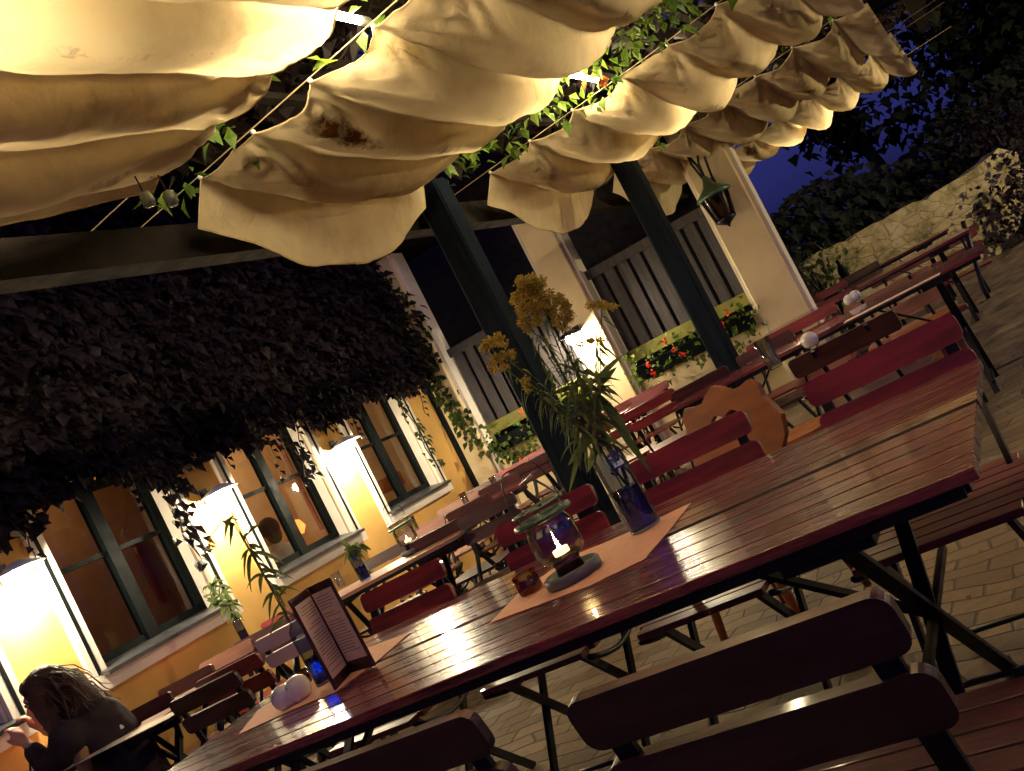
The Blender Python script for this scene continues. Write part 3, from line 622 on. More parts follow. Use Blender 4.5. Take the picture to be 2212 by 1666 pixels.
# ---------------------------------------------------------------- foliage helpers
rnd = random.Random(3)
def rv(r=1): return Vector((rnd.uniform(-1, 1), rnd.uniform(-1, 1), rnd.uniform(-1, 1)))*r
def leafblob(b, c, rad, n, size, sc3=(1, 1, 1), hang=.3):
    for _ in range(n):
        d = rv(); 
        while d.length > 1: d = rv()
        p = Vector(c)+Vector((d.x*rad*sc3[0], d.y*rad*sc3[1], d.z*rad*sc3[2]))
        dr = rv().normalized()-Vector((0, 0, hang)); s = size*rnd.uniform(.6, 1.3)
        b.leaf(p, dr, rv().normalized()+Vector((0, 0, .5)), s, s*.75)
def flower_box(x0, x1, label, n=420):
    t = thing('flower_box', label, 'flower box', ((x0+x1)/2, -.22, 1.02), frame=PM, group='flower boxes hung on the porch parapet'); L = x1-x0
    b = MB(); b.box((0, 0, 0), (L, .2, .16), bev=.01); b.build('box', 'frame', t)
    b = MB()
    for i in range(int(L/.22)+1): leafblob(b, (-L/2+i*.22+.05, -.06, .08-.14*rnd.random()), .19, n//8, .06, (1, .8, 1.25), .6)
    b.build('foliage', 'leaf', t)
    b = MB()
    for i in range(int(L*7)):
        c_ = Vector((rnd.uniform(-L/2, L/2), -.2-.05*rnd.random(), rnd.uniform(-.22, .2)))
        leafblob(b, c_, .028, 9, .035)
    b.build('blossoms', 'red', t)
flower_box(PX[0]+.35, PX[1]-.3, 'flower box with red geraniums on the parapet left of the lit pillar'); flower_box(PX[1]+.32, PX[1]+1.15, 'bushy flower box with red blossoms just right of the lit pillar'); flower_box(PX[1]+1.3, PX[2]-.3, 'dark trailing flower box beside the right pillar')

def ivy():
    # creeper hanging over the upper house wall, from the eaves to just above the lamps
    t = thing('climbing_creeper', 'dark creeper covering the upper house wall above the lamps', 'creeper', (0, 0, 0), frame=HM)
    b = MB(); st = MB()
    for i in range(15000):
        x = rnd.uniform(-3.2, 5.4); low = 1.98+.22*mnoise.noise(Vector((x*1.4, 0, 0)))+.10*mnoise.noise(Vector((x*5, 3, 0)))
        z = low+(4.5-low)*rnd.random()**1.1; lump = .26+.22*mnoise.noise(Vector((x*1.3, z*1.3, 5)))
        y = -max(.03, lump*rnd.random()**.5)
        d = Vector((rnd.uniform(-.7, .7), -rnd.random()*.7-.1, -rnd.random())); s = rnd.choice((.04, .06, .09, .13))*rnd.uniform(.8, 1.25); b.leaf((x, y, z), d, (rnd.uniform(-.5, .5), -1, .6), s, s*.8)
    for i in range(6500):
        x = rnd.uniform(-3.2, 5.4); low = 2.10+.15*mnoise.noise(Vector((x*1.4, 0, 0))); z = rnd.uniform(low, 4.55); s = rnd.uniform(.12, .2)
        b.leaf((x, -.05-.05*rnd.random(), z), Vector((rnd.uniform(-1, 1), -.15, -rnd.random())), (0, -1, .2), s, s)
    for _ in range(26):     # trailing shoots
        x = rnd.uniform(-2.8, 5.3); z = 2.1; y = -.22; L_ = rnd.uniform(.15, .55); p = Vector((x, y, z)); pts = [p.copy()]
        for k in range(int(L_/.06)):
            p = p+Vector((rnd.uniform(-.03, .03), rnd.uniform(-.015, .015), -.06)); pts.append(p.copy()); b.leaf(p, (rnd.uniform(-1, 1), -.5, -.6), (0, -1, .5), .07, .05)
        st.tube(pts, .004, 4)
    for _ in range(18):
        x = rnd.uniform(-3, 5.2); st.tube([(x+rnd.uniform(-.1, .1)*k, -.03-.02*rnd.random(), 2.0+k*.35) for k in range(8)], .012, 5)
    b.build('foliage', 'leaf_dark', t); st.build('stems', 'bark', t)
ivy()
def creeper_on(frame, label, path, n, spread, size=.07, m='leaf'):
    t = thing('creeper_shoot', label, 'creeper', (0, 0, 0), frame=frame); b = MB(); s = MB(); s.tube(path, .006, 5)
    for i in range(n):
        k = rnd.random()*(len(path)-1); j = int(k); p = Vector(path[j]).lerp(Vector(path[j+1]), k-j)+rv(spread)
        b.leaf(p, (rnd.uniform(-1, 1), -.5, -.7), (0, -1, .5), size*rnd.uniform(.7, 1.3), size*.8)
    b.build('foliage', m, t); s.build('stem', 'bark', t)
MT['creeper'] = leaf_mat('creeper_leaf', (.02, .045, .008), (.06, .09, .015), .25)
creeper_on(PM, 'leafy creeper trailing down the corner pilaster', [(PX[0]+.06, -.22, 3.3), (PX[0]+.1, -.22, 2.4), (PX[0]+.02, -.21, 1.9), (PX[0]+.12, -.21, 1.5), (PX[0]+.16, -.23, 1.1)], 190, .10, .085, 'creeper')
creeper_on(PM, 'wiry shoot hanging over the parapet left of the near post', [(PX[0]+.35, -.3, 1.1), (PX[0]+.45, -.35, .95), (PX[0]+.6, -.36, .82), (PX[0]+.75, -.36, .78)], 70, .08, .075, 'creeper')
creeper_on(HM, 'loose creeper strand hanging across the last window', [(4.42, -.16, 2.25), (4.35, -.17, 1.9), (4.47, -.17, 1.6), (4.42, -.17, 1.35), (4.5, -.17, 1.1)], 46, .05, .075, 'creeper')
creeper_on(HM, 'loose creeper strand hanging across the first window', [(1.0, -.16, 2.2), (.92, -.17, 1.95), (.97, -.17, 1.7), (.9, -.17, 1.5), (.98, -.16, 1.3)], 46, .06, .10, 'leaf_dark')
creeper_on(HM, 'loose creeper strand hanging across the middle window', [(2.45, -.16, 2.25), (2.38, -.17, 1.95), (2.5, -.17, 1.7), (2.42, -.17, 1.55)], 36, .06, .09, 'leaf_dark')

# ---------------------------------------------------------------- canopy of cloth strips
ZC = 2.75; SP = .365; SEND = 2.66
ROWS = [(.25, 2.98), (3.26, 5.12), (6.03, 8.0), (8.55, 10.75), (11.2, 13.2)]
CL = ['wide glowing cloth strip at the upper left', 'large stained cloth strip across the top middle, second from the left', 'third cloth strip from the left, smaller, its scallops lit on the lower side', 'fourth cloth strip, brown shaded, toward the upper right', 'farthest and smallest cloth strip, at the right end of the canopy']
def strip(idx, n0, n1):
    W_ = n1-n0; S0 = .22 if idx else -.9; S1 = SEND
    mid = SN((S0+S1)/2, (n0+n1)/2)
    t = thing('cloth_awning', CL[idx], 'awning', (mid.x, mid.y, ZC), RT, 'scalloped cloth strips of the canopy')
    nb = 16; nx = 56; b = MB(); vs = []; st = []
    rr = random.Random(idx*11+2)
    if idx == 0: S1 -= .10
    k0 = (S1-S0)/SP; rows = []; s = S1; j = 0
    total = int(k0*nb)
    svals = [S1-i*SP/nb for i in range(total+1)]
    tail = [(-.012*i, -.030*i) for i in range(1, 9)]     # hanging end hem
    drop = [.15+.05*rr.random()+(.02 if idx > 1 else 0) for _ in range(20)]
    def pt(sv, u_, bay, ph, dz=0, ds=0):
        edge = math.sin(math.pi*min(1, u_*1.0))       # 0 at the wires, 1 in the middle
        D = drop[bay]*(.20+.62*edge**.8); D *= 1+.25*math.sin(u_*5+bay*1.7)*.6
        prof = math.sin(math.pi*ph)**.85 if 0 < ph < 1 else 0
        skew = .055*math.sin(math.pi*ph)*(1 if True else 0)
        z = -D*prof - .13*edge*(.55+.9*drop[(bay+1) % 20]/.2*.5)                          # cross sag between the two wires
        # folds that fan out from the eyelets
        for (u0, sgn) in ((0, 1), (1, -1)):
            du = abs(u_-u0)*W_; dsn = min(ph, 1-ph)*SP; rad = math.hypot(du, dsn)
            if rad > 1e-4 and du < .9:
                a = math.atan2(dsn, du); q_ = math.sin(a*8+bay*2.1+u0*3); z += .034*(1-2*abs(q_)**.9)*min(1, rad/.16)*math.exp(-rad/.50)
        z += .030*mnoise.noise(Vector((sv*3+idx*9, u_*W_*1.6, bay*.3)))+.012*mnoise.noise(Vector((sv*11, u_*W_*4, idx)))+.010*(1-abs(mnoise.noise(Vector((sv*6+3, u_*W_*2.5+sv*2, idx*2))))*2)**3
        pull = .055*math.sin(math.pi*ph)*(.25+.75*0)    # free edge curves inward between eyelets
        un = u_*(W_-2*pull)+pull
        x = -(sv+skew*-1+ds-(S0+S1)/2); y = n0+un-(n0+n1)/2
        return Vector((x, y, z+dz)), prof
    grid = []
    for i, sv in enumerate(svals):
        q = i/nb; bay = int(q); ph = q-bay; row = []
        for k in range(nx+1):
            p, pr = pt(sv, k/nx, bay, ph); row.append(p); st.append(min(1, pr**3*.9*(.55+.9*abs(mnoise.noise(Vector((k/nx*3+idx*5, bay*1.37, 2)))))) if pr else 0)
        grid.append(row)
    tailrows = []
    for (ds, dz) in tail[::-1]:
        row = []
        for k in range(nx+1):
            u_ = k/nx; e = math.sin(math.pi*u_); g0 = grid[0][k]
            p = g0+Vector((ds*1.2-.012*math.sin(u_*23+idx)*(-dz)*4, .05*(dz)*(1-2*u_)*2, dz*(.72+.75*e)*(.12 if idx == 0 else 1)))
            row.append(p); st.append(0)
        tailrows.append(row)
    st = st[len(svals)*(nx+1):]+st[:len(svals)*(nx+1)]
    allr = tailrows+grid; vs = [p for r_ in allr for p in r_]; fs = []
    for i in range(len(allr)-1):
        for k in range(nx): fs.append([i*(nx+1)+k, i*(nx+1)+k+1, (i+1)*(nx+1)+k+1, (i+1)*(nx+1)+k])
    b.add(vs, fs, True); o = b.build('cloth', 'canvas', t)
    at = o.data.attributes.new('stain', 'FLOAT', 'POINT'); at.data.foreach_set('value', st)
    # rolled hems along both long edges and the hanging end
    for k, nm in ((0, 'hem'), (nx, 'hem')):
        h = MB(); h.tube([r_[k] for r_ in allr], .0045, 5); h.build(nm, 'canvas', t)
    h = MB(); h.tube(allr[0], .0045, 5); h.build('hem', 'canvas', t)
    for i in range(0, len(svals), nb):
        for k in (0, nx): e = MB(); e.ball(grid[i][k]+Vector((0, 0, .008)), .012, 4); e.build('eyelet', 'white_metal', t)
for i, (a, c_) in enumerate(ROWS): strip(i, a, c_)
for i, (a, c_) in enumerate(ROWS):
    for nn_, side in ((a, 'left'), (c_, 'right')):
        m0 = SN(1.4, nn_, ZC+.012); b = MB(); L = 1.75
        b.tube([(x*L/6, 0, .02*(abs(x)/6)) for x in range(-6, 7)], .003, 5)
        o = b.build('cord', 'rope', frame=M @ Matrix.Translation(m0) @ Matrix.Rotation(RT, 4, 'Z'))
        tag(o, 'thin cord carrying the %s edge of the %s cloth strip' % (side, ['first', 'second', 'third', 'fourth', 'fifth'][i]), 'cord', 'cords carrying the cloth strips')
# lit tubes crossing above the cloth; the first is unseen, added as warm fill
for i, (s_, na, nb_, lb) in enumerate(((.35, .4, 3.3, 'unseen fill tube added above the near right end of the canopy'), (1.60, .0, 1.75, 'lamp tube above the left part of the wide cloth strip'), (1.66, 2.45, 3.4, 'white lamp tube crossing the first gap of the canopy'), (1.72, 4.5, 6.2, 'white lamp tube crossing the second gap of the canopy'), (1.8, 7.1, 8.0, 'lamp tube above the third cloth strip'), (1.5, 12.0, 13.2, 'lamp tube above the farthest cloth strip'))):
    m0 = SN(s_, (na+nb_)/2, ZC+.11); t = thing('lamp_tube', lb, 'lamp', m0, RT+math.pi/2, 'lamp tubes above the canopy'); L = nb_-na
    b = MB(); b.tube([(-L/2, 0, 0), (L/2, 0, 0)], .016, 8); b.build('tube', 'tube', t)
    for x in (-L/2, L/2): b = MB(); b.tube([(x-.03, 0, 0), (x+.03, 0, 0)], .02, 8); b.build('end_cap', 'white_metal', t)
# pergola timbers: end beam, posts, rafters
def pergola():
    t = thing('pergola', 'dark timber pergola whose beams and posts carry the canopy', 'pergola', (0, 0, 0))
    def beam(nm, a, c_, w_, h_):
        a, c_ = Vector(a), Vector(c_); b = MB(); b.bar(a, c_, w_, h_, Vector((0, 0, 1)).cross(c_-a).normalized()); b.build(nm, 'beam', t)
    beam('beam', SN(2.98, -1.0, 2.60), SN(2.98, 12.0, 2.60), .12, .17)
    beam('beam', SN(-.1, 1.0, 2.95), SN(-.1, 13.0, 2.95), .12, .16)
    for n_ in (.0, 2.9, 5.55, 8.2, 11.0):
        beam('rafter', SN(-.3, n_, 3.08), SN(3.3, n_, 3.08), .08, .12)
    for s_ in (.5, 1.15, 1.8, 2.4): beam('batten', SN(s_, -1, 3.02+.11*0), SN(s_, 13, 3.02), .05, .035)
pergola()
def post(pt, w_, label):
    t = thing('timber_post', label, 'post', (pt.x, pt.y, 0), RT, frame=I4)
    b = MB(); b.box((0, 0, 1.2), (w_, w_, 3.1), bev=.015); b.build('shaft', 'post', t)
    b = MB(); b.box((0, 0, -.05), (w_+.08, w_+.08, .35), bev=.02); b.build('plinth', 'cream', t)
post(wy(1176, 887, 6.0), .18, 'near dark blue timber post behind the blue bottle'); post(wy(1560, 760, 7.6), .17, 'far dark timber post between the balustrade and the right pillar')
def gap_vine(idx, n0, n1, cnt, label, s0=.3, s1=2.9, z0=2.74, z1=3.15):
    t = thing('grape_vine', label, 'vine', SN(1.6, (n0+n1)/2, 2.9), RT); b = MB(); st = MB(); W_ = n1-n0
    for _ in range(cnt):
        c_ = Vector((rnd.uniform(-(s1-s0)/2, (s1-s0)/2), rnd.uniform(-W_/2, W_/2), rnd.uniform(z0-2.9, z1-2.9)))
        for k in range(rnd.randint(3, 6)):
            s = rnd.uniform(.045, .095); b.leaf(c_+rv(.07), rv().normalized()-Vector((0, 0, .4)), (rnd.uniform(-.4, .4), rnd.uniform(-.4, .4), 1), s*1.2, s*.7, seg=2)
    for _ in range(14):
        p = Vector((-(s1-s0)/2, rnd.uniform(-W_/2, W_/2), rnd.uniform(.0, .2))); pts = [p.copy()]
        for k in range(13): p = p+Vector(((s1-s0)/12, rnd.uniform(-.09, .09), rnd.uniform(-.05, .05))); pts.append(p.copy())
        st.tube(pts, .005, 5)
    b.build('foliage', 'leaf', t); st.build('stems', 'bark', t)
gap_vine(0, 2.85, 3.35, 40, 'green vine shoots in the first gap between cloth strips'); gap_vine(1, 5.15, 6.05, 170, 'brightly lit vine leaves in the second gap between cloth strips')
gap_vine(2, 7.9, 8.7, 120, 'vine leaves in the third gap between cloth strips'); gap_vine(3, 10.6, 11.5, 60, 'dim vine leaves in the farthest gap of the canopy')
def vine_roof():
    b = MB(); rr = random.Random(5)
    for _ in range(17000):
        g0 = rr.choice((3.1, 3.1, 3.3, 5.9, 6.4, 9.2, 12.3)); p = SN(rr.uniform(-.5, 3.3), g0+rr.gauss(0, .8), rr.uniform(3.18, 3.6)); s = rr.uniform(.10, .2)
        b.leaf(p, Vector((rr.uniform(-1, 1), rr.uniform(-1, 1), -.4*rr.random())), (0, 0, 1), s, s*.9)
    tag(b.build('vine_roof', 'leaf_dark', frame=M), 'thick dark vine growing over the top of the pergola', 'vine')
vine_roof()
def small(name, label, cat, pt, rz=0, group=None, frame=M): return thing(name, label, cat, pt, rz, group, frame)
def crystal_lamps():
    for i, (x, y) in enumerate(((318, 430), (368, 428))):
        p = fy(x, y, (SN(2.85, 2.1)).y); t = small('glass_pendant', ('left' if i == 0 else 'right')+' one of the two little glass pendants under the canopy beam', 'ornament', p)
        b = MB(); b.lathe([(.001, .03), (.01, .028), (.022, .02), (.024, -.02), (.016, -.03), (.001, -.03)], (0, 0, 0), 6); b.build('glass', 'water', t)
        b = MB(); b.tube([(0, 0, .025), (0, 0, .09)], .003, 5); b.build('hook', 'iron', t)
crystal_lamps()
p = fz(1283, 166, 2.83); b = MB(); leafblob(b, (0, 0, 0), .05, 7, .09); tag(b.build('dry_leaf', 'leaf_brown', frame=M @ Matrix.Translation(p)), 'shrivelled orange leaf caught on the cord in the second gap', 'leaf')

# ---------------------------------------------------------------- garden wall, trees
def garden_wall():
    Yw = 12.6; pts = [(1715, 572), (1821, 524), (1908, 475), (2000, 428), (2080, 374), (2140, 328), (2178, 340), (2196, 385), (2200, 430), (2190, 480), (2150, 545), (2110, 640)]
    base = [(1735, 830)]
    P_ = [wy(x, y, Yw) for x, y in pts]; o = P_[0].copy(); o.z = 0
    poly = [(q.x-o.x, q.z) for q in P_[:-1]]; poly += [(poly[-1][0]+.05, -.6), (-.2, -.6)]
    fine = []
    for i in range(len(poly)):
        a, c_ = poly[i], poly[(i+1) % len(poly)]; n_ = max(1, int(math.dist(a, c_)/.12))
        for k in range(n_): fine.append((a[0]+(c_[0]-a[0])*k/n_+rnd.uniform(-.02, .02), a[1]+(c_[1]-a[1])*k/n_+rnd.uniform(-.03, .03)))
    b = MB(); b.prism(fine, (0, 0, 0), (1, 0, 0), (0, 0, 1), (0, 1, 0), .45)
    ob = b.build('stone_wall', 'stone', frame=Matrix.Translation(o), recalc=True); tag(ob, 'rough yellowish stone garden wall at the right, rising to a rounded end', 'wall')
garden_wall()
def bush(pt, r, label, n=500, m='leaf_dark', size=.1, sc3=(1, .7, .8)):
    t = thing('bush', label, 'bush', pt, frame=I4); b = MB(); leafblob(b, (0, 0, r*.7), r, n, size, sc3); b.build('foliage', m, t)
    s = MB()
    for _ in range(7): s.tube([(rnd.uniform(-.05, .05), 0, -.5), (rnd.uniform(-r, r)*.6, rnd.uniform(-r, r)*.4, r)], .012, 5)
    s.build('stems', 'bark', t)
q = wy(1768, 585, 12.0); bush(Vector((q.x, q.y, q.z-.4)), .5, 'pale flowering shrub spilling over the wall beside the right pillar', 200, 'leaf_plant', .09)
q = wy(2185, 420, 12.0); bush(Vector((q.x+.5, q.y, 0)), 1.0, 'dark bush swallowing the right end of the stone wall', 900)
q = wy(2195, 330, 13.4); bush(Vector((q.x, q.y, .9)), .9, 'black hedge behind the rounded end of the stone wall', 900)
def tree(pt, h, cr, label, n=5200, lean=0, cz=.62):
    t = thing('tree', label, 'tree', pt, frame=I4); rr = random.Random(int(pt[0]*13+h*7))
    b = MB(); top = Vector((lean, 0, h)); pts = [Vector((0, 0, -1)).lerp(top*.8, k/8)+Vector((rr.uniform(-.12, .12), rr.uniform(-.12, .12), 0)) for k in range(9)]
    b.tube(pts, [.26-.024*k for k in range(9)], 9)
    centers = []
    for i in range(15):
        a = rr.uniform(0, 6.28); k = 3+rr.randint(0, 5); base = pts[min(8, k)]; e = base+Vector((math.cos(a), math.sin(a), rr.uniform(.2, .9)))*cr*rr.uniform(.45, .95)
        b.tube([base, base.lerp(e, .5)+Vector((0, 0, .15)), e], [.08, .05, .02], 6); centers += [e, base.lerp(e, .6)]
    b.build('trunk', 'bark', t)
    f = MB()
    for _ in range(n):
        c_ = rr.choice(centers); d = Vector((rr.gauss(0, 1), rr.gauss(0, 1), rr.gauss(0, .8)))*cr*.24; s = rr.uniform(.16, .34)
        f.leaf(c_+d, (rr.uniform(-1, 1), rr.uniform(-1, 1), -rr.random()), (0, 0, 1), s, s*.8)
    f.build('crown', 'leaf_tree', t)
tree((12.9, 15.6, 0), 7.5, 4.0, 'dense black tree filling the upper right corner', 17000); tree((8.4, 19.0, 0), 5.2, 1.1, 'slender dark tree dividing the two patches of blue sky', 1100, lean=.3)
tree((14.5, 19.0, 0), 9.5, 4.8, 'tall black tree behind the stone wall at the right edge', 6500); 
def hedge():
    b = MB(); rr = random.Random(9)
    for _ in range(9000):
        x = rr.uniform(2.5, 16); z = rr.random()**.8*(2.30+.35*mnoise.noise(Vector((x*.8, 0, 4)))+max(0, x-8)*.5); y = 14.3+rr.random()*1.2
        s = rr.uniform(.12, .24); b.leaf((x, y, z), (rr.uniform(-1, 1), -.6, -rr.random()), (0, -1, 1), s, s*.8)
    tag(b.build('wood_edge', 'leaf_tree', frame=I4), 'black undergrowth of the wood behind the stone wall', 'undergrowth', kind='stuff')
    k = MB(); vs = []; fs = []; n_ = 40
    for i in range(n_+1):
        x = -6+i*24/n_; h = 1.5+.3*mnoise.noise(Vector((x*.3, 1, 0)))+max(0, x-9)*.3
        vs += [(x, 16, -1), (x, 17+2, h)]
    for i in range(n_): fs.append([2*i, 2*i+2, 2*i+3, 2*i+1])
    k.add(vs, fs, True); struct(k.build('hillside', 'leaf_tree', frame=I4))
hedge()
def garden_lamp():
    t = thing('garden_lamp', 'garden lamp on a short pole shining on the stone wall', 'lamp', (8.4, 8.2, 0), frame=I4)
    b = MB(); b.tube([(0, 0, 0), (0, 0, 2.0)], .03, 8); b.build('pole', 'iron', t)
    b = MB(); b.lathe([(.001, 2.22), (.09, 2.2), (.16, 2.12), (.15, 2.11), (.001, 2.16)], (0, 0, 0), 16); b.build('lamp_shade', 'iron', t)
    b = MB(); b.ball((0, 0, 2.05), .055, 8); MT['gglobe'] = mat('garden_globe', (1, 1, 1), .5, var=0, emis=(1, .80, .42), es=1900); b.build('bulb', 'gglobe', t)
garden_lamp()
def stake():
    a = wy(2080, 478, 8.8); c_ = wy(2112, 600, 8.8); t = thing('parasol_stand', 'bare dark pole on a crossed foot before the stone wall', 'parasol stand', (c_.x, c_.y, 0), frame=I4)
    b = MB(); b.tube([(a.x-c_.x, 0, a.z), (0, 0, c_.z-.1), (0, 0, .1)], .022, 8); b.build('pole', 'iron', t)
    for k in range(4):
        an = R(20+90*k); b = MB(); b.bar((0, 0, .2), (.42*math.cos(an), .42*math.sin(an), .15), .04, .02, Vector((-math.sin(an), math.cos(an), 0))); b.build('foot', 'iron', t)
stake()

# ---------------------------------------------------------------- things on the tables
TZ = .7515
def runner(pts, label, m='paper'):
    P_ = [fz(x, y, TZ) for x, y in pts]; c_ = sum(P_, Vector())/len(P_)
    b = MB(); b.prism([(q.x-c_.x, q.y-c_.y) for q in P_], (0, 0, 0), (1, 0, 0), (0, 1, 0), (0, 0, 1), .0012)
    o = b.build('table_runner', m, frame=M @ Matrix.Translation((c_.x, c_.y, TZ+.0006)), recalc=True); return tag(o, label, 'table runner')
k2 = lambda x, y: ((1200+x/2.0073)/1.46564, (1300+y/2.0073)/1.46564)
k1 = lambda x, y: ((400+x/2.011)/1.46564, (1800+y/2.011)/1.46564)
runner([k2(705, 1352), k2(1330, 1120), k2(1690, 945), k2(1840, 770), k2(1985, 588), k2(1560, 790), k2(1230, 925), k2(900, 1150)], 'salmon paper runner under the candle lantern and the blue bottle')
runner([k1(715, 1058), k1(1060, 900), k1(1330, 790), k1(1590, 598), k1(1812, 405), k1(1530, 508), k1(1100, 740), k1(840, 905)], 'salmon paper runner under the standing menu and white shakers')
def on_t(px, py): q = fz(px, py, TZ+.002); return q
def lantern(pt, label, sc_=1.0, lit=True, group=None):
    t = thing('candle_lantern', label, 'lantern', pt, RT, group, scale=sc_)
    b = MB(); b.lathe([(.001, 0), (.066, 0), (.070, .004), (.070, .022), (.064, .026), (.060, .019), (.001, .018)], (0, 0, 0), 40); b.build('base_dish', 'tin', t)
    b = MB(); b.lathe([(.001, .019), (.034, .019), (.032, .04), (.036, .052), (.001, .052)], (0, 0, 0), 28); b.build('foot', 'smoky', t)
    b = MB(); b.lathe([(.001, .053), (.046, .053), (.055, .060), (.058, .080), (.056, .130), (.050, .143), (.049, .156)], (0, 0, 0), 36)
    b.lathe([(.0475, .156), (.0485, .142), (.054, .129), (.056, .080), (.053, .062), (.001, .060)], (0, 0, 0), 36); b.build('glass_jar', 'clear', t)
    b = MB(); b.lathe([(.050, .150), (.070, .150), (.073, .154), (.070, .161), (.053, .162), (.053, .156), (.050, .150)], (0, 0, 0), 40)
    b.lathe([(.052, .178), (.064, .178), (.064, .182), (.052, .182), (.052, .178)], (0, 0, 0), 40)
    for k in range(6):
        a = math.pi*k/3; b.tube([(.060*math.cos(a), .060*math.sin(a), .160), (.060*math.cos(a), .060*math.sin(a), .18)], .0016, 5)
    b.build('lid_ring', 'lid', t)
    b = MB(); pts = []
    for k in range(15):
        a = math.pi*k/14; pts.append((-.066*math.cos(a), 0, .158+.135*math.sin(a)**.7+.012*math.sin(a*3)))
    b.tube(pts, .0016, 5); b.build('handle', 'iron', t)
    b = MB(); b.lathe([(.001, .061), (.019, .061), (.019, .074), (.017, .0745), (.001, .0725)], (0, 0, 0), 20); c_ = b.build('tealight', 'wax', t)
    b = MB(); b.lathe([(.0003, .074), (.0035, .077), (.004, .080), (.0022, .085), (.0003, .090)], (0, 0, 0), 10); b.build('flame', 'flame', c_)
    return t
LP = on_t(*k2(1215, 1095)); LP += N*.035; lantern(LP, 'lit candle lantern with green lid ring and wire handle on the main table', 1.08)
p = fy(880, 1165, 6.05); lantern(Vector((p.x, p.y, .757)), 'distant lit candle lantern on the shining table under the windows', 1.2)
def votive(pt, label, sc_=1.0, m='amber'):
    t = thing('small_tumbler', label, 'glass', pt, RT, scale=sc_)
    b = MB(); b.lathe([(.001, .001), (.030, .001), (.033, .006), (.034, .052), (.0325, .052), (.031, .008), (.001, .007)], (0, 0, 0), 28); b.build('bowl', m, t); return t
votive(on_t(*k2(975, 1150)), 'small amber glass tumbler left of the candle lantern', 1.0)
def bottle(pt, label, h=.21, r=.036, neck=.014, lower='bluebase', upper='blueglass', frac=.42, rz=0, scale=1.0):
    t = thing('glass_bottle', label, 'bottle', pt, rz, scale=scale)
    sh = h*.80
    b = MB(); b.lathe([(.001, 0), (r*.95, 0), (r, .006), (r, sh*.95), (r*.94, sh), (neck*1.4, h*.865), (neck, h*.89), (neck, h*.97), (neck*1.25, h*.975), (neck*1.25, h), (neck*.8, h)], (0, 0, 0), 32); b.build('bottle_glass', upper, t)
    b = MB(); b.lathe([(.001, .008), (r*.90, .008), (r*.90, h*frac), (.001, h*frac)], (0, 0, 0), 32); b.build('water', lower, t)
    b = MB(); b.lathe([(.001, .0), (r*.99, .0), (r*1.02, .004), (r*.96, .008), (.001, .009)], (0, 0, 0), 32); b.build('bottom', 'water', t)
    return t
MT['bluewater'] = glass_mat('blue_water', (.03, .13, .62), .03)
BP = on_t(1388, 1148); BP += N*.03; bottle(BP, 'blue based glass bottle holding goldenrod on the main table', .272, .042, .018, lower='bluewater', upper='paleblue')
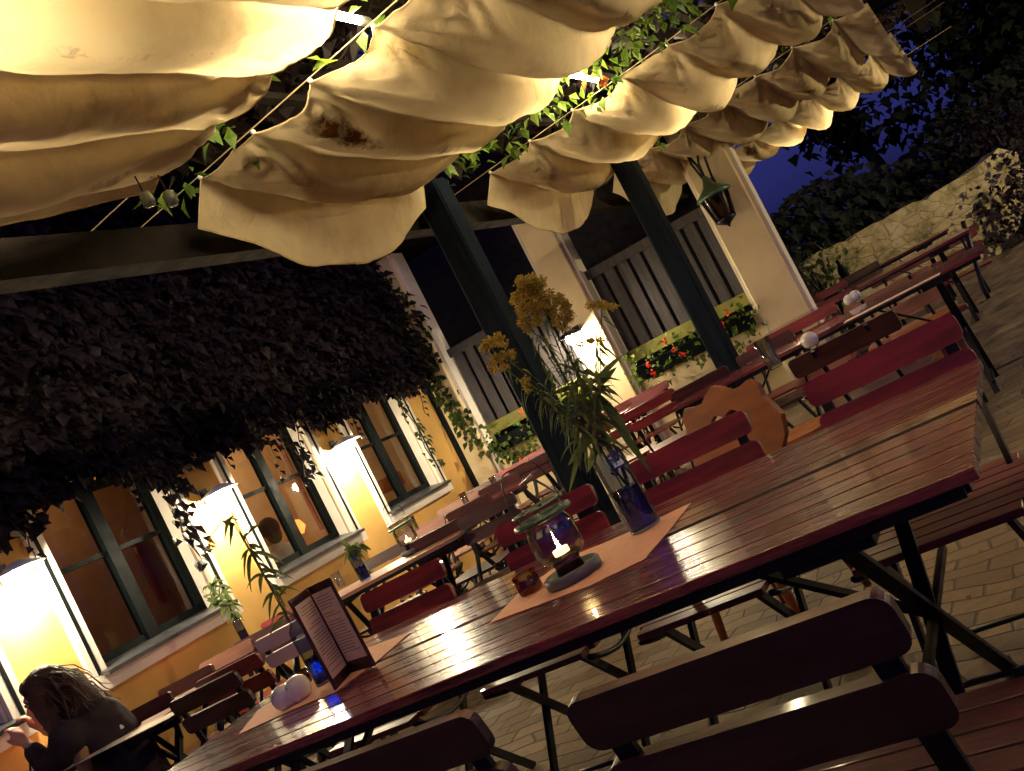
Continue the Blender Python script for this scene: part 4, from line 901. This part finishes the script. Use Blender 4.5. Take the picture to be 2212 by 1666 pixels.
def goldenrod():
    t = thing('flower_bunch', 'tall bunch of goldenrod with long leaves standing in the bottle on the main table', 'flowers', BP, 0)
    Yb = BP.y; inv = Vector(BP)
    def q(x, y, dy=0): return fy(x, y, Yb+dy)-inv
    neck = q(1300, 975); st = MB(); lf = MB(); fl = MB(); rr = random.Random(4)
    tips = [((1160, 625), 0), ((1195, 655), .03), ((1135, 690), -.03), ((1075, 755), .02), ((1095, 800), -.02), ((1140, 832), .03), ((1300, 663), .05), ((1215, 690), 0), ((1160, 760), .02), ((1290, 735), -.03)]
    for (x, y), dy in tips:
        e = q(x, y, dy); m_ = neck.lerp(e, .5)+Vector((rr.uniform(-.01, .01), 0, .02)); pts = []
        for k in range(11):
            u_ = k/10; pts.append(neck*(1-u_)**2+m_*2*u_*(1-u_)+e*u_**2)
        pts = [Vector((0, 0, .02))]+pts; st.tube(pts, [.0022]*6+[.0016]*6, 5)
        for k in range(26):
            u_ = rr.uniform(.12, .92); j = u_*11; i_ = int(j); p = pts[i_].lerp(pts[min(11, i_+1)], j-i_)
            lf.leaf(p, Vector((rr.uniform(-1, 1), rr.uniform(-.7, .7), rr.uniform(-.1, .9))), (0, 0, 1), rr.uniform(.035, .075)*(1.1-u_*.5), .009, 4, rr.uniform(.3, 1))
    def plume(cx, cy, rx, ry, n, dy=0):
        c_ = q(cx, cy, dy); sx = Yb/2064*1.0
        for _ in range(n):
            a = rr.uniform(0, 6.283); k = rr.random()**.6; v = (q(cx+rx*k*math.cos(a), cy+ry*k*math.sin(a), dy+rr.uniform(-.03, .03)))
            for z_ in range(4):
                s = rr.uniform(.0045, .009); fl.leaf(v+Vector((rr.uniform(-1, 1), rr.uniform(-1, 1), rr.uniform(-1, 1)))*.005, rv().normalized(), rv(), s, s)
    for cx, cy, rx, ry, n in [(1128, 612, 14, 16, 70), (1150, 606, 16, 14, 80), (1170, 612, 9, 12, 40), (1122, 640, 16, 12, 70), (1150, 632, 20, 16, 100), (1180, 640, 16, 14, 70), (1206, 648, 14, 12, 60), (1222, 662, 12, 14, 55), (1230, 684, 10, 16, 50), (1132, 664, 18, 14, 75), (1160, 662, 18, 14, 80), (1190, 670, 14, 12, 50), (1206, 690, 14, 12, 50), (1128, 690, 10, 18, 50), (1140, 706, 10, 14, 36), (1160, 690, 14, 12, 40), (1112, 650, 8, 10, 26), (1216, 705, 9, 10, 26),
        (1058, 738, 10, 9, 36), (1074, 730, 12, 8, 34), (1046, 752, 9, 9, 28), (1084, 742, 12, 9, 26), (1070, 776, 12, 10, 36), (1090, 770, 12, 9, 36), (1104, 766, 10, 8, 24), (1064, 796, 10, 9, 26), (1090, 792, 10, 8, 22), (1134, 822, 6, 9, 26), (1138, 838, 6, 10, 24), (1280, 660, 13, 6, 34), (1302, 660, 14, 7, 36), (1322, 664, 10, 5, 18), (1290, 738, 20, 6, 30), (1250, 742, 12, 6, 10)]:
        plume(cx, cy, rx, ry, n, rr.uniform(-.03, .03))
    big = [((1290, 930), (1225, 1000), .03), ((1275, 900), (1225, 1055), .02), ((1300, 870), (1400, 1010), .028), ((1290, 850), (1360, 935), .03), ((1280, 830), (1345, 760), .02), ((1285, 865), (1240, 800), .02), ((1290, 840), (1330, 790), .022), ((1295, 950), (1268, 1015), .026), ((1280, 880), (1215, 905), .018), ((1285, 900), (1330, 1000), .02), ((1275, 860), (1320, 870), .022), ((1262, 830), (1180, 850), .018), ((1270, 810), (1200, 780), .014)]
    for a, e, w_ in big:
        A, E_ = q(*a, rr.uniform(-.02, .02)), q(*e, rr.uniform(-.04, .02)); lf.leaf(A, E_-A, (0, -1, .3), (E_-A).length, w_*.75, 7, .03)
    for _ in range(90):
        A = q(rr.uniform(1235, 1300), rr.uniform(800, 960)); lf.leaf(A, Vector((rr.uniform(-1, 1), rr.uniform(-.8, .3), rr.uniform(-.5, 1))), (0, -1, .3), rr.uniform(.04, .09), rr.uniform(.006, .014), 5, .3)
    st.build('stems', 'leaf_plant', t); lf.build('foliage', 'leaf_plant', t); fl.build('blossoms', 'gold', t)
goldenrod()
# behind the menu: tall blue bottle with a long-leaved stem
B2 = on_t(1012*1/1.46564, 2175/1.46564); B2 += N*.03; bottle(B2, 'slim blue glass bottle standing behind the menu', .225, .029, .012, lower='bluewater', upper='paleblue', frac=.38)
def stem_plant(base, label, tips, Yb, wl=.012, nl=7, flower=None, leafL=.10, m='leaf_plant'):
    t = thing('wild_flowers', label, 'flowers', base, 0); st = MB(); lf = MB(); fl = MB(); rr = random.Random(int(Yb*100))
    for (pth) in tips:
        pts = [fy(x, y, Yb)-base for x, y in pth]; fine = []
        for i in range(len(pts)-1):
            for k in range(5): fine.append(pts[i].lerp(pts[i+1], k/5))
        fine.append(pts[-1]); st.tube(fine, .0022, 5)
        for _ in range(nl*len(pth)):
            p = rr.choice(fine[2:]); sd = rr.choice((-1, 1)); lf.leaf(p, Vector((sd*rr.uniform(.3, 1), rr.uniform(-.7, .5), rr.uniform(-.9, .5))), (0, -1, .4), leafL*rr.uniform(.5, 1.3), wl*rr.uniform(.7, 1.2), 6, rr.uniform(-.1, .55))
    st.build('stems', m, t); lf.build('foliage', m, t)
    if flower:
        for x, y, n_ in flower:
            for _ in range(n_): fl.leaf(fy(x+rr.uniform(-9, 9), y+rr.uniform(-9, 9), Yb)-base, rv().normalized(), rv(), .011, .009)
        fl.build('blossoms', 'gold', t)
b2n = (626, 1345)
stem_plant(B2, 'long leaved stem rising from the bottle behind the menu against the lit wall', [[b2n, (590, 1280), (545, 1200), (505, 1130), (480, 1125), (455, 1160)], [b2n, (600, 1290), (560, 1225), (520, 1150), (500, 1105)], [b2n, (610, 1300), (570, 1240), (530, 1160), (548, 1140)]], B2.y, .013, 2, [(455, 1175, 30)], .06)
p = fz(534, 1386, .752); bottle(Vector((p.x, p.y, .752)), 'slim blue bottle of wild flowers on the small table under the first window', .20, .030, .012, lower='bluewater', upper='paleblue')
B3 = Vector((p.x, p.y, .752)); stem_plant(B3, 'drooping wild flowers in the slim bottle under the first window', [[(515, 1340), (490, 1300), (450, 1270)], [(515, 1340), (495, 1310), (470, 1255), (445, 1268)], [(515, 1340), (480, 1305), (440, 1290)]], B3.y, .02, 9, [(440, 1275, 12)], .06)
p = fy(786, 1243, 5.95); B4 = Vector((p.x, p.y, .757)); bottle(B4, 'blue bottle on the shining table under the middle window', .22, .036, .014, lower='bluewater', upper='paleblue')
stem_plant(B4, 'short drooping sprig in the blue bottle on the shining table', [[(766, 1192), (758, 1182), (752, 1205)], [(766, 1192), (762, 1180), (780, 1178)]], B4.y, .03, 6, None, .07)
# menu
def menu():
    kz = lambda x, y: ((800+x/3.03)/1.46564, (1750+y/3.03)/1.46564)
    fold = on_t(*kz(948, 1148)); bl = on_t(*kz(775, 1338)); br = on_t(*kz(1172, 1083))
    t = thing('menu_card', 'brown menu folder standing open on the table with two written pages', 'menu', fold, 0)
    H_ = .275
    for a, nm in ((bl-fold, 'left'), (br-fold, 'right')):
        w_ = .15; d = a.copy(); d.z = 0; d.normalize()
        lean = Vector((0, .03, 1)).normalized(); up = lean; nrm = d.cross(up).normalized(); 
        if nrm.y > 0: nrm = -nrm
        b = MB(); b.prism([(0, 0), (w_, 0), (w_, H_), (0, H_)], (0, 0, 0), d, up, nrm, .004); cv = b.build('cover', 'cover', t, recalc=True)
        b = MB(); x0, x1 = .014, w_-.012; z0, z1 = .028 if nm == 'left' else .034, H_-.024
        b.add([nrm*.0035+d*x+up*z for x, z in ((x0, z0), (x1, z0), (x1, z1), (x0, z1))], [(0, 1, 2, 3)]); pg = b.build('page', 'page', cv)
        b = MB(); rr = random.Random(3); z = z1-.016
        while z > z0+.012:
            x = x0+.008+rr.choice((0, 0, .006)); end = x1-.008-rr.random()*.035
            while x < end:
                l_ = rr.uniform(.004, .013); b.add([nrm*.0040+d*xx+up*zz for xx, zz in ((x, z), (min(end, x+l_), z), (min(end, x+l_), z+.0022), (x, z+.0022))], [(0, 1, 2, 3)]); x += l_+.002
            z -= .0088*(1 if rr.random() > .12 else 1.9)
        b.build('writing', 'ink', pg)
    b = MB(); b.tube([(0, 0, 0), (0, .0, H_)], .004, 6); b.build('spine', 'cover', t)
menu()
def shaker(pt, label, s_=1.0, group='white round shakers'):
    t = thing('salt_shaker', label, 'shaker', pt, RT, group, scale=s_)
    b = MB(); b.lathe([(.001, 0), (.020, 0), (.030, .010), (.034, .028), (.030, .045), (.018, .056), (.007, .060), (.005, .056), (.001, .052)], (0, 0, 0), 28); b.build('body', 'ceramic', t)
    b = MB(); b.ball((0, -.027, .042), .0042, 5); b.build('pour_hole', 'phone', t)
s1 = on_t(*k1(1035, 878)); s2 = on_t(*k1(1125, 828)); shaker(s1, 'left one of the two white round shakers beside the menu', 1.12); shaker(s2, 'right one of the two white round shakers beside the menu', 1.18)
votive(on_t(*k1(1135, 745)), 'amber glass dish behind the white shakers', .9)
def tumbler(pt, label, h=.13, r=.034, m='clear', n='beer_glass'):
    t = thing(n, label, 'glass', pt, RT)
    b = MB(); b.lathe([(.001, .001), (r*.78, .001), (r*.8, .01), (r, h), (r*.94, h), (r*.74, .014), (.001, .012)], (0, 0, 0), 28); b.build('body', m, t)
def tab(px, py, Y): q = fy(px, py, Y); return Vector((q.x, q.y, max(.752, q.z)))
def on75(px, py): return fz(px, py, .7525)
tumbler(on75(1678, 795), 'tall empty beer glass at the near end of the shaker table', .17, .045)
for (x, y), lb in (((1756, 748), 'round white shaker near the middle of the right hand table'), ((1840, 657), 'front one of two small white shakers on the farther table'), ((1852, 648), 'rear one of two small white shakers on the farther table')):
    shaker(on75(x, y), lb, 1.35 if y > 700 else 1.2)
shaker(on75(262, 1590), 'front one of two pale cone shaped shakers near the woman', 1.2); shaker(on75(235, 1600), 'rear one of two pale cone shaped shakers near the woman', 1.2)
for (x, y), lb in (((740, 1268), 'small glass left of the blue bottle on the shining table'), ((1072, 1052), 'small glass on the farthest table by the corner'), ((1010, 1090), 'small glass on the table by the last window'), ((900, 1148), 'small glass right of the far lantern')):
    tumbler(tab(x, y, {740: 5.9, 1072: 8.3, 1010: 7.3, 900: 6.2}[x]), lb, .10, .03)
tumbler(on75(60, 1655), 'drinking glass at the bottom left corner before the woman', .13, .04, 'clear'); tumbler(on75(20, 1650), 'green rimmed jar at the bottom left corner', .14, .05, 'clear', 'glass_jar')
p = fz(1925, 645, .7525); b = MB(); b.box((0, 0, 0), (.55, .10, .004)); tag(b.build('table_runner', 'paper2', frame=M @ Matrix.Translation(p) @ Matrix.Rotation(RT, 4, 'Z')), 'pale strip of runner on the farther right table', 'table runner')
p = fz(360, 1545, .7525); b = MB(); b.box((0, 0, 0), (.8, .16, .002)); tag(b.build('table_runner', 'paper2', frame=M @ Matrix.Translation((p.x-.25, p.y+.02, .7525)) @ Matrix.Rotation(A165, 4, 'Z')), 'pale runner on the table where the woman sits', 'table runner')
b = MB(); p = fy(1830, 603, 10.6); b.lathe([(.001, 0), (.05, 0), (.05, .14), (.02, .2), (.02, .26), (.001, .26)], (0, 0, 0), 14); tag(b.build('dark_bottle', 'frame', frame=M @ Matrix.Translation((p.x, p.y, .752))), 'dark bottle on the farthest right table before the stone wall', 'bottle')

# ---------------------------------------------------------------- people
def blob(name, parts, m, parent, vox=.012, smooth=4):
    # one continuous skin grown over balls (c, r, scale) and tapered limbs (pts, radii)
    b = MB()
    for p_ in parts:
        if p_[0] == 'b': b.ball(p_[1], p_[2], 10, p_[3] if len(p_) > 3 else (1, 1, 1))
        else: b.tube(p_[1], p_[2], 12); [b.ball(q_, r_, 6) for q_, r_ in zip(p_[1], p_[2])]
    o = b.build(name, m, None); md = o.modifiers.new('r', 'REMESH'); md.mode = 'VOXEL'; md.voxel_size = vox; md.use_smooth_shade = True
    if smooth: sm_ = o.modifiers.new('s', 'SMOOTH'); sm_.iterations = smooth; sm_.factor = .5
    dg = bpy.context.evaluated_depsgraph_get(); nm = bpy.data.meshes.new_from_object(o.evaluated_get(dg)); o.modifiers.clear(); o.data = nm
    nm.materials.clear(); nm.materials.append(MT[m])
    for p_ in nm.polygons: p_.use_smooth = True
    o.parent = parent; return o
def hand(b, w_, d, up, sg, L_=.17):
    # palm and five unequal curled fingers; returns part list
    d = d.normalized(); x = d.cross(up).normalized(); u_ = x.cross(d); P = [('t', [w_, w_+d*.05, w_+d*.085], [.020, .026, .024]), ('b', w_+d*.07, .030, (1, 1, .8))]
    for k, l_ in enumerate((.062, .075, .070, .055)):
        a = w_+d*.088+x*(k-1.5)*.019; m1 = a+d*l_*.5+u_*.004; m2 = m1+d*l_*.25-u_*l_*.28; e = m2-u_*l_*.25
        P.append(('t', [a, m1, m2, e], [.0095, .0088, .0080, .0070]))
    a = w_+d*.03+x*sg*.026; P.append(('t', [a, a+d*.03+x*sg*.022-u_*.01, a+d*.055+x*sg*.018-u_*.025], [.013, .011, .009]))
    return P
def woman():
    Y = 4.75; hd = fy(100, 1508, Y); base = Vector((hd.x+.18, Y, 0))
    t = thing('person', 'seated woman with long brown hair in a dark coat, leaning over the table', 'person', (base.x, base.y, 0), 0, frame=M)
    h = hd-base; up = Vector((0, 0, 1))
    hip = Vector((h.x+.20, .03, min(.48, h.z-.42))); nk = h+Vector((.075, 0, -.105)); ch = Vector((h.x+.13, 0, h.z-.27)); V = Vector
    body = [('b', h+V((0, 0, .015)), .098, (1.0, .80, 1.05)), ('b', h+V((-.045, 0, -.04)), .062, (1, .85, 1)), ('t', [nk, h+V((.02, 0, -.03))], [.052, .055]), ('t', [hip, (hip+ch)/2, ch, nk], [.15, .135, .13, .06])]
    # face: nose, brow, lips, chin
    body += [('t', [h+V((-.092, 0, .012)), h+V((-.115, 0, -.028))], [.009, .013]), ('b', h+V((-.085, 0, -.092)), .024), ('b', h+V((-.100, 0, -.062)), .013, (.8, 1.6, .6)), ('b', h+V((-.085, 0, .035)), .02, (.7, 2.2, .6))]
    coat = [('t', [hip+V((0, 0, -.05)), (hip+ch)/2+V((.04, 0, 0)), ch+V((.03, 0, .02)), nk+V((.05, 0, -.04))], [.165, .155, .155, .085])]
    hands = []
    for sg in (-1, 1):
        sh = ch+V((-.03, sg*.17, .05)); el = V((sh.x-.13, sg*.19, .80)); wr = el+V((-.11, -sg*.08, .15)); d = V((-.05, -sg*.03, .11))
        if sg < 0: wr += V((.02, 0, -.02))
        body += [('t', [sh, el, wr], [.055, .045, .028])]+hand(None, wr, d, V((.6, 0, 1)), sg)
        coat += [('t', [sh, sh.lerp(el, .5)+V((.01, 0, -.01)), el, el.lerp(wr, .75)], [.088, .075, .066, .048]), ('b', sh, .09)]
        kn = hip+V((-.40, sg*.11, -.02)); body += [('t', [hip+V((-.03, sg*.09, 0)), kn, kn+V((.05, 0, -.40)), kn+V((-.08, 0, -.43))], [.09, .065, .042, .036])]
        coat += [('t', [hip+V((-.03, sg*.09, 0)), hip.lerp(kn, .6)], [.12, .09])]
    blob('body', body, 'skin', t, .009, 2); blob('coat', coat, 'coat', t, .016, 3)
    rr = random.Random(2); hair = [('b', h+V((.030, 0, .045)), .112, (1.0, .88, 1.0)), ('b', h+V((-.03, 0, .085)), .065, (1, 1.1, .8)), ('t', [h+V((.08, 0, 0)), h+V((.14, .0, -.09)), h+V((.20, .0, -.17)), h+V((.25, 0, -.24))], [.10, .085, .065, .03]),
        ('t', [h+V((.02, -.07, .03)), h+V((.02, -.095, -.06)), h+V((.05, -.12, -.16)), h+V((.06, -.13, -.25))], [.06, .05, .045, .02]), ('t', [h+V((.02, .07, .03)), h+V((.02, .09, -.06)), h+V((.05, .11, -.15))], [.06, .045, .03])]
    for _ in range(46):     # loose locks break the outline
        a = h+V((rr.uniform(-.05, .13), rr.uniform(-.11, .09), rr.uniform(-.02, .11))); d = V((rr.uniform(-.01, .16), rr.uniform(-.05, .05), -rr.uniform(.12, .30)))
        hair.append(('t', [a, a+d*.45+V((.025, 0, .02)), a+d, a+d*1.15+V((rr.uniform(-.02, .03), 0, 0))], [.009, .010, .007, .003]))
    blob('hair', hair, 'hair', t, .008, 1)
    blob('scarf', [('t', [nk+V((-.07, -.03, -.03)), nk+V((-.02, -.11, -.05)), nk+V((.05, -.14, -.12)), nk+V((.04, -.17, -.22)), nk+V((.03, -.18, -.32))], [.035, .045, .045, .04, .03]), ('t', [nk+V((-.07, .03, -.03)), nk+V((.0, .09, -.03)), nk+V((.08, .05, -.02))], [.035, .045, .04])], 'scarf', t, .012, 2)
    b = MB()
    for _ in range(170):
        a = h+V((rr.uniform(-.07, .14), rr.uniform(-.11, .10), rr.uniform(-.04, .15))); dd = a-h-V((.03, 0, .03)); a = h+V((.03, 0, .03))+dd.normalized()*rr.uniform(.112, .125); d = V((rr.uniform(.0, .15), rr.uniform(-.05, .05), -rr.uniform(.12, .30)))
        b.tube([a, a+d*.4+V((.03, 0, .015)), a+d*.8+V((rr.uniform(-.02, .03), 0, 0)), a+d+V((rr.uniform(-.03, .06), rr.uniform(-.02, .02), 0))], [.0035, .004, .003, .001], 4)
    b.build('hair_strands', 'hair', t)
    for sg in (-1, 1): b = MB(); b.ball(h+V((-.088, sg*.032, .012)), .009, 6); b.build('eye', 'phone', t)
    b = MB(); pz = V((-.215, 0, -.27))+h; b.box(pz, (.010, .075, .14), Matrix.Rotation(R(25), 3, 'Y'), bev=.003); o = b.build('mobile_phone', 'phone', frame=M @ Matrix.Translation(base)); tag(o, 'dark phone held up in the hands of the woman', 'phone')
woman()
def guest():
    # guest inside, seen through the left half of the middle window
    P_ = hp(592, 1172, .50); t = thing('person', 'dark haired guest in a white shirt seated inside behind the middle window', 'person', (P_.x, .50, P_.z-1.06), frame=HM); hh = Vector((0, 0, 1.15))
    V = Vector
    body = [('t', [V((0, 0, .45)), V((0, 0, .66)), V((0, 0, .88)), V((0, 0, 1.02))], [.14, .13, .12, .055]), ('t', [V((0, 0, 1.0)), V((0, .0, 1.10))], [.05, .055]), ('b', V((-.01, .01, 1.15)), .098, (.82, .95, 1.1)), ('b', V((-.01, .105, 1.13)), .014)]
    shirt = [('t', [V((0, 0, .42)), V((0, 0, .66)), V((0, 0, .90)), V((0, 0, 1.0))], [.17, .16, .155, .075])]
    for sg in (-1, 1):
        sh = V((sg*.17, 0, .93)); el = V((sg*.24, .08, .72)); wr = V((sg*.14, .26, .75)); body += [('t', [sh, el, wr], [.055, .043, .028])]+hand(None, wr, V((-sg*.03, .1, 0)), V((0, 0, 1)), -sg); shirt += [('t', [sh, el, el.lerp(wr, .7)], [.08, .06, .045])]
        body += [('t', [V((sg*.08, .03, .46)), V((sg*.11, .42, .46)), V((sg*.11, .40, .06)), V((sg*.11, .5, .04))], [.09, .062, .042, .035])]
    blob('body', body, 'skin', t, .010, 2); blob('shirt', shirt, 'shirt', t, .014, 3)
    blob('hair', [('b', V((-.01, -.025, 1.185)), .105, (.88, .95, 1)), ('b', V((-.01, -.045, 1.12)), .085, (.9, .8, 1))], 'hair', t, .009, 1)
guest()
# a bowl-lit orange lantern on the taproom table, glowing behind the middle window
P_ = hp(636, 1135, .5); t = thing('glass_lantern', 'glowing orange glass lamp inside the middle window', 'lamp', (P_.x, .5, P_.z-.1), frame=HM)
b = MB(); b.lathe([(.001, 0), (.05, 0), (.09, .06), (.06, .13), (.001, .15)], (0, 0, 0), 20); MT['ember'] = mat('ember_glass', (.9, .2, .05), .4, var=.1, emis=(1, .18, .03), es=1.6); b.build('shade', 'ember', t)

# ---------------------------------------------------------------- render settings
sc.render.engine = 'CYCLES'
sc.view_settings.view_transform = 'Standard'; sc.view_settings.look = 'None'; sc.view_settings.gamma = 1; sc.view_settings.exposure = 1.35
sc.view_settings.use_curve_mapping = False
sc.cycles.use_denoising = True; sc.cycles.max_bounces = 7; sc.cycles.transparent_max_bounces = 12; sc.cycles.sample_clamp_indirect = 4
sc.cycles.use_light_tree = True
